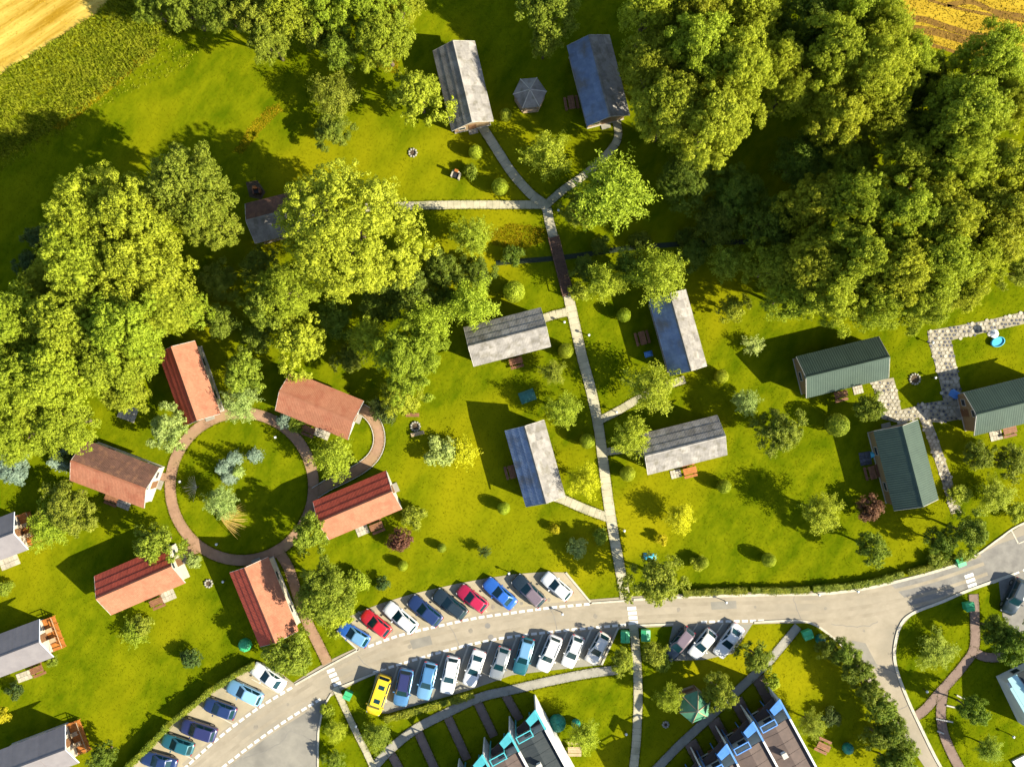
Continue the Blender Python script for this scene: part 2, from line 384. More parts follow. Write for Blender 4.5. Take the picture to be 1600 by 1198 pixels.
park_up = sheet('parking_bay_paving', [(527, 983), (532, 972), (552, 959), (596, 942), (642, 928), (712, 912), (760, 903), (800, 897), (850, 893), (884, 894), (924, 942), (860, 949), (800, 957), (750, 964), (692, 976), (625, 992), (580, 1008), (561, 1014)], .032, M['parking'])
park_left = sheet('parking_bay_paving', [(402, 1037), (432, 1046), (462, 1069), (400, 1107), (342, 1151), (290, 1197), (220, 1257), (170, 1230), (212, 1186), (275, 1124), (337, 1075)], .032, M['parking'])
park_low = sheet('parking_bay_paving', [(588, 1050), (625, 1038), (700, 1016), (750, 1004), (800, 995), (885, 985), (950, 979), (966, 980), (940, 1038), (900, 1042), (800, 1054), (732, 1078), (640, 1104), (606, 1114), (574, 1112)], .032, M['parking_grey'])
park_right = sheet('parking_bay_paving', [(1052, 974), (1100, 972), (1178, 971), (1146, 1020), (1100, 1030), (1038, 1032)], .032, M['parking_grey'])
tarmac = sheet('asphalt_bay', [(1560, 905), (1600, 892), (1700, 850), (1700, 1010), (1600, 1005), (1567, 965)], .031, M['asphalt_dark'])

def marking(name, c, d, L_, w, parent, z=.0385):
    M_ = Matrix.Translation((c.x, c.y, z)) @ Matrix.Rotation(math.atan2(d.y, d.x), 4, 'Z') @ Matrix.Diagonal((L_, w, .004, 1))
    return link(name, UNIT, M['paint_white'], parent, M_)
UNIT = MB().box((0, 0, 0), (1, 1, 1)).mesh('unit_block')
for pts in (LOW_L[1:6], LOW_L[7:15], LOW_L[15:17], UP[2:6], UP[8:15]):
    for p, d in along(smooth_line(pxl(pts)), .98): marking('dash', p, d, .68, .30, road)
for pts in ([(1556, 908), (1640, 874)],):
    for p, d in along(smooth_line(pxl(pts)), 1.3): marking('dash', p, d, .8, .22, road, .0405)
def zebra(a, b, n, L_, w, dirv):
    A, B = W(*a), W(*b); d = Vector(dirv).normalized()
    for i in range(n): marking('zebra_bar', A + (B - A) * (i / (n - 1)), d, L_, w, road, .0405)
zebra((517, 1047), (527, 1068), 4, .95, .40, (1, .42))
zebra((987, 950), (990, 972), 4, 1.05, .42, (1, .05))
zebra((1514, 899), (1519, 914), 3, 1.1, .42, (1, .35))
# stall lines: pale strips between bays
def stall(a, b, w, parent): 
    A, B = W(*a), W(*b); c = (A + B) / 2; d = (B - A)
    M_ = Matrix.Translation((c.x, c.y, .040)) @ Matrix.Rotation(math.atan2(d.y, d.x), 4, 'Z') @ Matrix.Diagonal((d.length, w, .02, 1))
    link('bay_line', UNIT, M['kerb'], parent, M_)
for x, y in [(606, 997), (646, 984), (684, 974), (722, 966), (762, 957), (804, 951), (848, 945)]: stall((x - 1, y - 2), (x - 46, y - 42), .12, park_up)
for x, y in [(622, 1041), (658, 1029), (695, 1018), (732, 1008), (769, 1000), (808, 994), (848, 990), (886, 986), (924, 982)]: stall((x, y), (x - 19, y + 56 - (x - 620) * .045), .2, park_low)
for x, y in [(1090, 973), (1130, 972)]: stall((x, y + 1), (x - 34, y + 52), .14, park_right)
for x, y in [(437, 1084), (402, 1106), (366, 1132), (333, 1160), (302, 1186)]: stall((x - 1, y - 1), (x - 44, y - 24), .11, park_left)
stall((1580, 828), (1591, 849), .16, road); stall((1591, 849), (1640, 828), .14, road)
# kerbs
def kerb(pts, w=.22, h=.12, off=0.0, parent=road):
    return ribbon_mesh('kerb', offset(smooth_line(pxl(pts)), off), w, -.02, h, M['kerb'], parent)
kerb(UP[5:8], off=.1); kerb(UP[14:16], off=.1); kerb([(990, 938)] + UP[16:23] + [(1498, 884)], w=.32, off=.12)
kerb([(1520, 871), (1535, 862), (1562, 842), (1600, 818), (1700, 780)], off=.1)
kerb(LOW_L[6:8], off=-.1, w=.24); kerb([(994, 975), (1052, 973)], off=-.1); kerb([(1178, 971)] + LOW_L[16:22], off=-.1, w=.26)
kerb(LOW_R[::-1][2:], off=-.14, w=.34)
kerb([(518, 1083), (506, 1104), (500, 1130), (497, 1160), (497, 1310)], off=.0, w=.2, parent=yard)
kerb([(884, 894), (924, 942)], parent=park_up); kerb([(527, 983), (561, 1014)], off=-.1, parent=park_up); kerb([(966, 980), (940, 1038)], off=.0, parent=park_low)
for p in [(762, 977), (767, 995), (600, 1040)]:
    c = W(*p); o = MB().lathe([(.34, 0), (.34, .008)], 14).build('manhole_cover', M['asphalt_dark'], road, Matrix.Translation((c.x, c.y, .036)))

def crack(pts, w, parent, seed):
    r = random.Random(seed); ln = [p + Vector((r.uniform(-.1, .1), r.uniform(-.1, .1))) for p in smooth_line(pxl(pts), .45)]
    ribbon_mesh('tar_seam', ln, w, .03, .0372, M['asphalt_dark'], parent, occ=False)
for i, (pts, par) in enumerate([([(1340, 1030), (1365, 1036), (1400, 1052)], road), ([(1300, 975), (1350, 978), (1372, 970)], road), ([(1240, 932), (1244, 950), (1252, 967)], road), ([(700, 975), (712, 992), (716, 1010)], road), ([(455, 1140), (480, 1152), (497, 1160)], yard), ([(380, 1185), (430, 1165), (455, 1140)], yard), ([(1420, 1100), (1400, 1112), (1392, 1118)], road), ([(860, 950), (868, 968), (872, 985)], road), ([(560, 1025), (575, 1040), (590, 1048)], road)]): crack(pts, .07 if i else .09, par, i)
def stain(px, py, R_, parent, seed):
    r = random.Random(seed); c = W(px, py); a = r.uniform(.7, 1.2)
    MB().prism([(c.x + math.cos(t) * R_ * r.uniform(.6, 1.1) * a, c.y + math.sin(t) * R_ * r.uniform(.6, 1.1)) for t in [k * math.pi / 6 for k in range(12)]], .03, .0366).build('oil_stain', M['oil'], parent)
CENTRE = [(300, 1212), (345, 1175), (400, 1133), (456, 1097), (520, 1057), (575, 1031), (625, 1014), (700, 995), (775, 980), (850, 968), (950, 959), (1050, 953), (1200, 949), (1300, 946), (1400, 930), (1470, 912), (1540, 888)]
M['tyre_track'] = mat('worn_asphalt', (.265, .226, .164), (.335, .287, .21), scale=.5, detail=9, rough=.85, spec=.15)
for o_ in (-2.0, -.75, .75, 2.0): ribbon_mesh('tyre_track', offset(smooth_line(pxl(CENTRE)), o_ * .85), .42, .02, .0345 + .0002 * o_, M['tyre_track'], road, occ=False)
for q_ in ([(640, 1000), (672, 992), (676, 1006), (645, 1014)], [(1110, 940), (1150, 938), (1151, 950), (1112, 952)], [(1330, 1000), (1352, 1004), (1372, 1042), (1350, 1044)]): sheet('repair_patch', q_, .0362, M['asphalt_yard'], parent=road)
M['oil'] = mat('oil_stain', (.20, .175, .135), (.25, .22, .17), scale=3, rough=.7)
rs = random.Random(11)
for i, (x, y) in enumerate([(575, 1000), (612, 985), (650, 975), (690, 966), (727, 957), (770, 948), (815, 942), (858, 936), (640, 1010), (735, 985), (1180, 948), (1290, 950), (1350, 985), (930, 962), (1060, 952), (450, 1100), (400, 1135)]): stain(x, y, rs.uniform(.18, .4), park_up if i < 8 else road, i)

# ------------------------------------------------------------------ paths
SLAB = MB().box((0, 0, 0), (1, 1, 1)).mesh('path_slab')
def slab_path(name, pts, w, step=.78, z=.055):
    ln = smooth_line(pxl(pts), .4); root = empty(name); tag(root, kind='structure')
    base = ribbon_mesh('bedding', ln, w - .04, -.02, .035, M['soil'], root)
    for i, (p, d) in enumerate(along(ln, step)):
        M_ = Matrix.Translation((p.x, p.y, z - .03 + RND.uniform(-.006, .006))) @ Matrix.Rotation(math.atan2(d.y, d.x) + RND.uniform(-.012, .012), 4, 'Z') @ Matrix.Diagonal((step - .02, w + RND.uniform(-.02, .02), .06, 1))
        link('slab', SLAB, M['slab'], root, M_)
    return root
slab_path('garden_path', [(752, 196), (775, 232), (800, 270), (828, 302), (852, 322), (858, 345), (865, 372)], 1.12)
slab_path('garden_path', [(888, 462), (892, 480), (901, 520), (910, 560), (921, 600), (929, 635), (936, 672), (943, 725), (950, 780), (958, 830), (968, 885), (978, 937)], 1.22)
slab_path('garden_path', [(846, 320), (780, 320), (715, 320), (630, 322), (560, 325)], .98, z=.053)
slab_path('garden_path', [(858, 316), (880, 297), (910, 276), (940, 250), (962, 224), (966, 205), (962, 185)], .95, z=.053)
slab_path('garden_path', [(884, 488), (866, 492), (848, 498)], 1.0, z=.053)
slab_path('garden_path', [(938, 656), (965, 642), (1000, 622), (1040, 603), (1066, 594)], .95, z=.053)
slab_path('garden_path', [(946, 706), (975, 702), (1014, 700)], .9, z=.053)
slab_path('garden_path', [(944, 806), (912, 794), (880, 780), (868, 776)], 1.1, z=.053)
slab_path('garden_path', [(990, 980), (993, 1010), (996, 1050), (997, 1090), (996, 1120), (994, 1160), (990, 1198), (985, 1240)], 1.05)
slab_path('garden_path', [(526, 1078), (540, 1108), (556, 1142), (572, 1174), (584, 1200), (600, 1235)], .78)
def plain_path(name, pts, w, m, z=.045, edge=None):
    o = ribbon_mesh(name, smooth_line(pxl(pts), .4), w, -.02, z, m); tag(o, kind='structure')
    if edge is not None:
        for s_ in (1, -1): ribbon_mesh('path_edging', offset(smooth_line(pxl(pts), .4), s_ * (w / 2 + .04)), .08, -.02, z + .03, edge, o)
    return o
plain_path('gravel_path', [(966, 1046), (930, 1050), (875, 1060), (800, 1077), (750, 1089), (700, 1112), (650, 1138), (612, 1168), (586, 1196), (560, 1230)], 1.1, M['path_grey'])
plain_path('gravel_path', [(1247, 978), (1222, 1008), (1200, 1034), (1172, 1060), (1140, 1090), (1100, 1128), (1060, 1165), (1026, 1200), (990, 1235)], 1.05, M['path_grey'])
circ = [(378 + 112 * math.cos(t), 760 + 115 * math.sin(t)) for t in [i * math.pi / 24 for i in range(49)]]
plain_path('ring_path', circ, 1.3, M['path_red'], .045)
plain_path('red_path', [(548, 636), (566, 640), (581, 652), (591, 672), (592, 694), (583, 714), (565, 730), (540, 744), (515, 756), (492, 770)], 1.3, M['path_red'], .049, M['trim'])
plain_path('red_path', [(436, 862), (450, 885), (459, 910), (470, 945), (482, 975), (496, 1003), (512, 1036)], 1.25, M['path_red'], .049)
plain_path('red_path', [(308, 856), (292, 862), (274, 868)], 1.2, M['path_red'], .051)
plain_path('red_path', [(268, 744), (246, 746)], 1.0, M['path_red'], .051)
plain_path('red_path', [(333, 655), (322, 650)], 1.6, M['path_red'], .053)
plain_path('brown_path', [(1521, 928), (1523, 970), (1522, 1012), (1506, 1038), (1484, 1064), (1462, 1088), (1447, 1106), (1432, 1118)], 1.15, M['path_brown'])
plain_path('brown_path', [(1518, 1016), (1540, 1026), (1568, 1026)], 1.1, M['path_brown'], .049)
plain_path('brown_path', [(1474, 1078), (1470, 1110), (1473, 1140), (1485, 1172), (1502, 1205), (1516, 1235)], 1.15, M['path_brown'], .053)
for a, b in [((610, 1175), (632, 1215)), ((652, 1140), (682, 1206)), ((698, 1116), (730, 1186)), ((744, 1092), (772, 1150)), ((788, 1082), (812, 1124))]:
    plain_path('brown_path', [a, ((a[0] + b[0]) / 2, (a[1] + b[1]) / 2), b], 1.05, M['path_brown'], .04)
for a, b in [((1150, 1092), (1176, 1140)), ((1114, 1124), (1140, 1172)), ((1184, 1058), (1212, 1108)), ((1078, 1158), (1104, 1206))]:
    plain_path('brown_path', [a, ((a[0] + b[0]) / 2, (a[1] + b[1]) / 2), b], 1.6, M['path_brown'], .04)
for a, b, lb in [((1478, 1101), (1500, 1106), 'long pale concrete step edge where the brown paths meet'), ((1462, 1122), (1488, 1127), 'pale concrete step edge crossing the lower brown path'), ((1464, 1141), (1474, 1145), 'shortest concrete step edge, lowest on the brown path'), ((1494, 1085), (1506, 1091), 'short concrete step edge in the shade right of the brown path')]:
    o = ribbon_mesh('retaining_edge', smooth_line(pxl([a, b])), .16, -.02, .2, M['concrete']); tag(o, lb, 'edging', 'retaining edges on the brown path')

# cobbled paths: pale and grey stones set one by one
def cobbles(name, polys, pale=.75, seed=1):
    root = empty(name); tag(root, kind='structure'); r = random.Random(seed)
    mk = np.zeros_like(OCC)
    for i, poly in enumerate(polys):
        P = [(p.x, p.y) for p in pxl(poly)]; mark(P); mark(P, mk); MB().prism(P, -.02, .036 + .004 * i).build('bedding', M['cobble_base'], root)
    ys, xs = np.nonzero(mk); x0, x1 = xs.min() * GR + GX0, xs.max() * GR + GX0; y0, y1 = ys.min() * GR + GY0, ys.max() * GR + GY0
    st = .50; small = MB(); n = 0
    stones = [MB().prism([(math.cos(t + r.uniform(-.2, .2)) * .5, math.sin(t + r.uniform(-.2, .2)) * .5) for t in [k * math.pi / 3 for k in range(6)]], -.5, .5).mesh('cobble') for _ in range(4)]
    j = 0; y = y0
    while y < y1:
        x = x0 + (j % 2) * st / 2
        while x < x1:
            px, py = x + r.uniform(-.05, .05), y + r.uniform(-.05, .05)
            if occupied(np.array([px]), np.array([py]), mk)[0]:
                m = M['stone_pale'] if r.random() < pale else M['stone_grey']
                s_ = r.uniform(.40, .50) if m is M['stone_pale'] else r.uniform(.26, .36)
                Mx = Matrix.Translation((px, py, .045 + r.uniform(-.004, .01))) @ Matrix.Rotation(r.uniform(0, 6), 4, 'Z') @ Matrix.Diagonal((s_, s_, .05, 1))
                link('cobble', r.choice(stones), m, root, Mx); n += 1
            x += st
        y += st * .87; j += 1
    return root
# ------------------------------------------------------------------ cabins
def corrugated(name, waves, amp, n):
    v = []; f = []
    for i in range(n + 1):
        x = -.5 + i / n; z = amp * math.cos(2 * math.pi * waves * i / n)
        v += [(x, 0, z), (x, 1, z)]
    for i in range(n): f.append((2 * i, 2 * i + 2, 2 * i + 3, 2 * i + 1))
    return np_mesh(name, v, f, True)
SHEET = corrugated('roof_sheet', 6, .008, 24)
def ribbed(name):
    v = []; f = []; prof = [(-.5, 0)]
    for k in range(4):
        c = -.375 + k * .25; prof += [(c - .05, 0), (c - .02, .010), (c + .02, .010), (c + .05, 0)]
    prof.append((.5, 0))
    for x, z in prof: v += [(x, 0, z), (x, 1, z)]
    for i in range(len(prof) - 1): f.append((2 * i, 2 * i + 2, 2 * i + 3, 2 * i + 1))
    return np_mesh(name, v, f)
RIBBED = ribbed('roof_panel')

def frame_of(c, h):
    """Centre, heading, length and width of a roof from its four eave corners in the photograph (UL, UR, LR, LL)."""
    P = [W(x, y, h) for x, y in c]; cen = sum(P, Vector()) / 4
    a = ((P[1] - P[0]) + (P[2] - P[3])) / 2; b = ((P[0] - P[3]) + (P[1] - P[2])) / 2
    if a.length >= b.length: return cen, math.atan2(a.y, a.x), a.length, b.length
    return cen, math.atan2(b.y, b.x), b.length, a.length

def cabin(label, corners, he=3.15, rise=1.85, kind='sheet', mat_a='roof_grey', mat_b=None, wall='wall_timber', group=None, front=1, name='cabin', fascia='trim', og=.45):
    """mat_a: slope on local -y; mat_b: slope on local +y; front: the gable (+1/-1 on local x) with the door."""
    cen, rz, L, Wd = frame_of(corners, he); mat_b = mat_b or mat_a
    root = empty(name, (cen.x, cen.y, 0), rz); tag(root, label, 'cabin', group)
    oe = .32; x1 = L / 2 - og; y1 = Wd / 2 - oe; sl = rise / (Wd / 2)
    zt = he + oe * sl - .10; zr = he + rise - .12
    mb = MB(); pts = [(-y1, 0), (y1, 0), (y1, zt), (0, zr), (-y1, zt)]
    mb.add([(-x1, y, z) for y, z in pts] + [(x1, y, z) for y, z in pts], [(0, 1, 2, 3, 4)[::1], (9, 8, 7, 6, 5), (0, 5, 6, 1), (1, 6, 7, 2), (2, 7, 8, 3), (3, 8, 9, 4), (4, 9, 5, 0)])
    mb.build('wall', M[wall], root)
    MB().box((0, 0, .12), (2 * x1 + .12, 2 * y1 + .12, .24)).build('plinth', M['concrete'], root)
    # roof deck
    d = MB()
    for s_ in (-1, 1):
        a = [(-L / 2, 0, he + rise), (L / 2, 0, he + rise), (L / 2, s_ * Wd / 2, he), (-L / 2, s_ * Wd / 2, he)]
        b = [(x, y, z - .07) for x, y, z in a]
        q = [(0, 1, 2, 3), (7, 6, 5, 4), (0, 4, 5, 1), (1, 5, 6, 2), (2, 6, 7, 3), (3, 7, 4, 0)]
        d.add(a + b, q if s_ < 0 else [t[::-1] for t in q])
    roof = d.build('roof', M['wood_brown'], root)
    slope_len = math.hypot(Wd / 2, rise); ang = math.atan2(rise, Wd / 2)
    for s_, mm in ((-1, mat_a), (1, mat_b)):
        # local axes on the slope: X along the eave, Y up the slope
        ux = Vector((-s_, 0, 0)); uy = Vector((0, -s_ * math.cos(ang), math.sin(ang))); uz = ux.cross(uy)
        R = Matrix((ux, uy, uz)).transposed().to_4x4()
        o0 = Vector((0, s_ * Wd / 2, he))
        if kind == 'sheet':
            nc = max(4, round(L / 1.08)); nr = 3; cw = L / nc; rl = slope_len / nr
            for r_ in range(nr):
                for c_ in range(nc):
                    xo = -L / 2 + (c_ + .5) * cw
                    p = o0 + ux * (xo * 1) + uy * (r_ * rl - (.06 if r_ else .05)) + uz * (.05 + RND.uniform(0, .008))
                    T = Matrix.Translation(p) @ R @ Matrix.Rotation(math.radians(-2.2) + RND.uniform(-.006, .006), 4, 'X') @ Matrix.Rotation(RND.uniform(-.006, .006), 4, 'Z') @ Matrix.Diagonal((cw * 1.03, rl + .11, 1, 1))
                    link('roof_sheet', SHEET, M[mm], roof, T)
        else:
            nc = max(3, round(L / 1.1)) if kind == 'rib' else 3; cw = L / nc
            for c_ in range(nc):
                xo = -L / 2 + (c_ + .5) * cw
                p = o0 + ux * xo + uy * -.05 + uz * (.035 + .004 * (c_ % 2))
                T = Matrix.Translation(p) @ R @ Matrix.Diagonal((cw * (1.0 if kind == 'rib' else .998), slope_len + .06, 1 if kind == 'rib' else .25, 1))
                link('roof_panel', RIBBED, M[mm], roof, T)
    rc = MB(); w_ = .16
    rc.add([(-L / 2 - .02, -w_, he + rise + .085 - w_ * sl), (-L / 2 - .02, 0, he + rise + .10), (-L / 2 - .02, w_, he + rise + .085 - w_ * sl), (L / 2 + .02, -w_, he + rise + .085 - w_ * sl), (L / 2 + .02, 0, he + rise + .10), (L / 2 + .02, w_, he + rise + .085 - w_ * sl)], [(0, 3, 4, 1), (1, 4, 5, 2), (0, 1, 2), (3, 5, 4), (0, 2, 5, 3)])
    rc.build('ridge_cap', M[mat_a], roof)
    for sx in (-1, 1):
        for s_ in (-1, 1):
            f = MB(); xx = sx * (L / 2 + .015)
            A = [(xx - .02, 0, he + rise + .06), (xx - .02, s_ * (Wd / 2 + .03), he + .05), (xx - .02, s_ * (Wd / 2 + .03), he - .12), (xx - .02, 0, he + rise - .11)]
            B = [(x + .04, y, z) for x, y, z in A]
            f.add(A + B, [(0, 1, 2, 3), (7, 6, 5, 4), (0, 4, 5, 1), (1, 5, 6, 2), (2, 6, 7, 3), (3, 7, 4, 0)])
            f.build('fascia_board', M[fascia], roof)
    # door and windows
    fx = front * x1
    dr = MB().box((fx + front * .02, 0, 1.12), (.06, .9, 2.0)).build('door', M['door'], root)
    MB().box((fx + front * .07, .34, 1.1), (.05, .04, .14)).build('handle', M['metal_light'], dr)
    def window(x, y, z, w, h, ax):
        dims = (.06, w, h) if ax == 'x' else (w, .06, h)
        f = MB()
        for t in (-1, 1):
            if ax == 'x': f.box((x, y + t * w / 2, z), (.07, .07, h + .07)); f.box((x, y, z + t * h / 2), (.068, w - .072, .07))
            else: f.box((x + t * w / 2, y, z), (.07, .07, h + .07)); f.box((x, y, z + t * h / 2), (w - .072, .068, .07))
        wd = f.build('window', M['trim'], root)
        MB().box((x, y, z), (.03, w - .06, h - .06) if ax == 'x' else (w - .06, .03, h - .06)).build('pane', M['glass'], wd)
    window(fx + front * .025, 1.25, 1.45, .8, .9, 'x')
    window(-fx - front * .025, 0, 1.45, 1.1, .9, 'x')
    for e_ in (-1, 1): window(e_ * (x1 + .025), 0, 3.35, .8, .7, 'x')
    for sx in (-.5, .5):
        for s_ in (-1, 1): window(sx * x1, s_ * (y1 + .02), 1.35, 1.0, .85, 'y')
    MB().box((fx + front * .32, 0, .08), (.55, 1.1, .16)).build('step', M['path_grey'], root)
    c_, s2 = math.cos(rz), math.sin(rz)
    mark([(cen.x + x * c_ - y * s2, cen.y + x * s2 + y * c_) for x, y in ((-x1, -y1), (x1, -y1), (x1, y1), (-x1, y1))])
    return root, L, Wd, rz

GG = 'grey sheet roofed cabins'; RG = 'red roofed cabins round the ring path'; NG = 'green metal roofed cabins'; BG = 'grey cabins with orange porches'
cabin('grey roofed cabin at the top end of the path, pale sunlit slope spotted with lichen', [(677.5, 81), (740.5, 64), (771, 189), (706, 205)], group=GG, front=-1)
cabin('grey roofed cabin half under the tall trees beside the hexagonal gazebo', [(887, 73), (951, 54), (984, 180), (918, 197)], mat_b='roof_grey_shade', group=GG, front=-1)
cabin('grey roofed cabin west of the long path, nearest the foot bridge', [(725, 512), (845, 481), (860, 541), (740, 572)], group=GG)
cabin('grey roofed cabin east of the path with a tree leaning on its upper gable', [(1014, 468), (1071, 453), (1104, 572), (1047, 587)], mat_b='roof_grey_shade', group=GG, front=-1)
cabin('grey roofed cabin with a stained slope, joined by the slanting side path', [(790, 672), (849, 657), (883, 773), (822, 793)], mat_b='roof_grey_shade', group=GG, front=-1)
cabin('grey roofed cabin lying crosswise east of the path above the open lawn', [(997, 680), (1120, 649), (1136, 710), (1012, 741)], group=GG, front=-1)
cabin('weathered grey cabin mostly hidden behind the big round tree', [(384, 318), (500, 290), (515, 350), (398, 381)], mat_b='roof_brown', group=GG)
cabin('red roofed cabin tucked under the left wood, above the ring path', [(249, 555), (303, 530), (343, 644), (289, 668)], mat_a='roof_orange', mat_b='roof_red_shade', group=RG, front=-1, wall='wall_cream')
cabin('orange roofed cabin on the small loop path, upper right of the ring', [(455, 580), (567, 627), (545, 686), (430, 641)], mat_a='roof_orange', mat_b='roof_orange', group=RG, wall='wall_cream')
cabin('cabin with one mossy brown and one orange roof slope, left of the ring', [(134, 687), (250, 732), (224, 792), (109, 750)], mat_a='roof_orange', mat_b='roof_brown', group=RG, wall='wall_cream')
cabin('cabin with shaded deep red and sunlit pink roof slopes, right of the ring path', [(489, 784), (602, 736), (629, 794), (514, 842)], mat_a='roof_orange', mat_b='roof_red_shade', group=RG, wall='wall_cream')
cabin('red roofed cabin at the lower left of the ring path', [(147, 900), (263, 851), (290, 909), (174, 960)], mat_a='roof_orange', mat_b='roof_red_shade', group=RG, wall='wall_cream')
cabin('bright red roofed cabin nearest the road, below the ring path', [(360, 893), (418, 871), (467, 985), (406, 1010)], mat_a='roof_orange', mat_b='roof_red_shade', group=RG, front=1, wall='wall_cream')
cabin('green metal roofed cabin under the edge of the big wood', [(1243, 558), (1372, 526), (1389, 590), (1261, 621)], kind='rib', mat_a='roof_green', group=NG)
cabin('green metal roofed cabin cut off by the frame, beside the cobbled path', [(1506, 614), (1636, 582), (1653, 648), (1522, 680)], kind='rib', mat_a='roof_green', group=NG, front=-1)
cabin('green metal roofed cabin standing upright beside the narrow cobbled path', [(1365, 672), (1434, 657), (1466, 781), (1397, 796)], kind='rib', mat_a='roof_green', group=NG, front=1)
def porch_cabin(label, ur, lr, plab):
    """Cabins entering the frame from the left; ur, lr: right-hand eave corners."""
    dx, dy = -122, 46
    root, L, Wd, rz = cabin(label, [(ur[0] + dx, ur[1] + dy), ur, lr, (lr[0] + dx, lr[1] + dy)], he=3.3, rise=1.75, kind='flat', mat_a='roof_blue', group=BG, wall='wall_cream', fascia='plastic_white', og=1.35)
    # open porch at the right gable
    x0 = L / 2 - 1.28; pw = 1.6; hw = Wd / 2 - .35
    for i in range(10):
        y = -hw + (i + .5) * (2 * hw / 10)
        MB().box((x0 + pw / 2, y, .42), (pw, 2 * hw / 10 - .02, .06)).build('porch_board', M['wood_orange'], root)
    for k in range(5): MB().box((x0 + pw - .06, -hw + .05 + k * (2 * hw - .1) / 4, .75), (.09, .09, 1.2)).build('porch_post', M['wood_orange'], root)
    for z in (.75, 1.05, 1.33): MB().box((x0 + pw - .06, 0, z), (.05, 2 * hw - .12, .07)).build('porch_rail', M['wood_pale'] if z > 1.2 else M['wood_orange'], root)
    for s_ in (-1, 1):
        for z in (.75, 1.33): MB().box((x0 + pw / 2, s_ * (hw - .05), z), (pw - .22, .05, .07)).build('porch_rail', M['wood_orange'], root)
    for y in (-.7, .55):
        ch = MB(); ch.box((x0 + .7, y, .85), (.5, .5, .06)); ch.box((x0 + .47, y, 1.15), (.06, .5, .6))
        for a in (-.2, .2):
            for b in (-.2, .2): ch.box((x0 + .7 + a, y + b, .63), (.05, .05, .38))
        ch = ch.mesh('porch_chair'); o = link('porch_chair', ch, M['wood_pale']); o.matrix_world = Matrix.Translation(root.location) @ Matrix.Rotation(rz, 4, 'Z')
        tag(o, f'pale wooden chair on the orange porch of the {plab}, {"upper" if y > 0 else "lower"} one', 'chair', 'porch chairs')
porch_cabin('blue grey roofed cabin with orange porch, uppermost at the left edge', (20, 801), (46, 857), 'uppermost left edge cabin')
porch_cabin('blue grey roofed cabin with orange porch, middle one at the left edge', (60, 968), (85, 1025), 'middle left edge cabin')
porch_cabin('blue grey roofed cabin with orange porch in the lower left corner', (100, 1134), (125, 1190), 'corner cabin')

cobbles('cobbled_path', [[(1449, 517), (1540, 501), (1600, 487), (1680, 470), (1680, 492), (1600, 506), (1500, 528), (1452, 541)],
                         [(1452, 538), (1486, 532), (1494, 570), (1500, 604), (1508, 640), (1512, 656), (1478, 650), (1470, 604), (1461, 570)],
                         [(1432, 632), (1482, 624), (1514, 622), (1516, 652), (1470, 660), (1438, 658)]], .55, 5)
cobbles('cobbled_path', [[(1362, 596), (1396, 590), (1402, 612), (1408, 640), (1434, 634), (1446, 648), (1410, 662), (1378, 654)],
                         [(1430, 640), (1448, 640), (1462, 676), (1476, 716), (1488, 752), (1502, 800), (1486, 803), (1472, 754), (1456, 706), (1444, 672)]], .78, 6)

# ------------------------------------------------------------------ foot bridge
A, B = W(864, 371), W(887, 462); d = (B - A).normalized(); Lb = (B - A).length
br = empty('foot_bridge', ((A + B) / 2).to_tuple(), math.atan2(d.y, d.x)); tag(br, 'dark brown plank foot bridge carrying the path over the creek', 'bridge')
n = 24
for i in range(n): link('plank', UNIT, M['wood_dark'], br, Matrix.Translation((-Lb / 2 + (i + .5) * Lb / n, RND.uniform(-.02, .02), .34)) @ Matrix.Diagonal((Lb / n - .03, 1.3, .06, 1)))
for s_ in (-1, 1):
    MB().box((0, s_ * .5, .24), (Lb - .1, .12, .13)).build('beam', M['wood_dark'], br)
    MB().box((0, s_ * .62, 1.2), (Lb, .08, .07)).build('handrail', M['wood_dark'], br)
    for k in range(5): MB().box((-Lb / 2 + .15 + k * (Lb - .3) / 4, s_ * .62, .62), (.09, .09, 1.2)).build('post', M['wood_dark'], br)
mark(ribbon([A.xy, B.xy], 1.4))

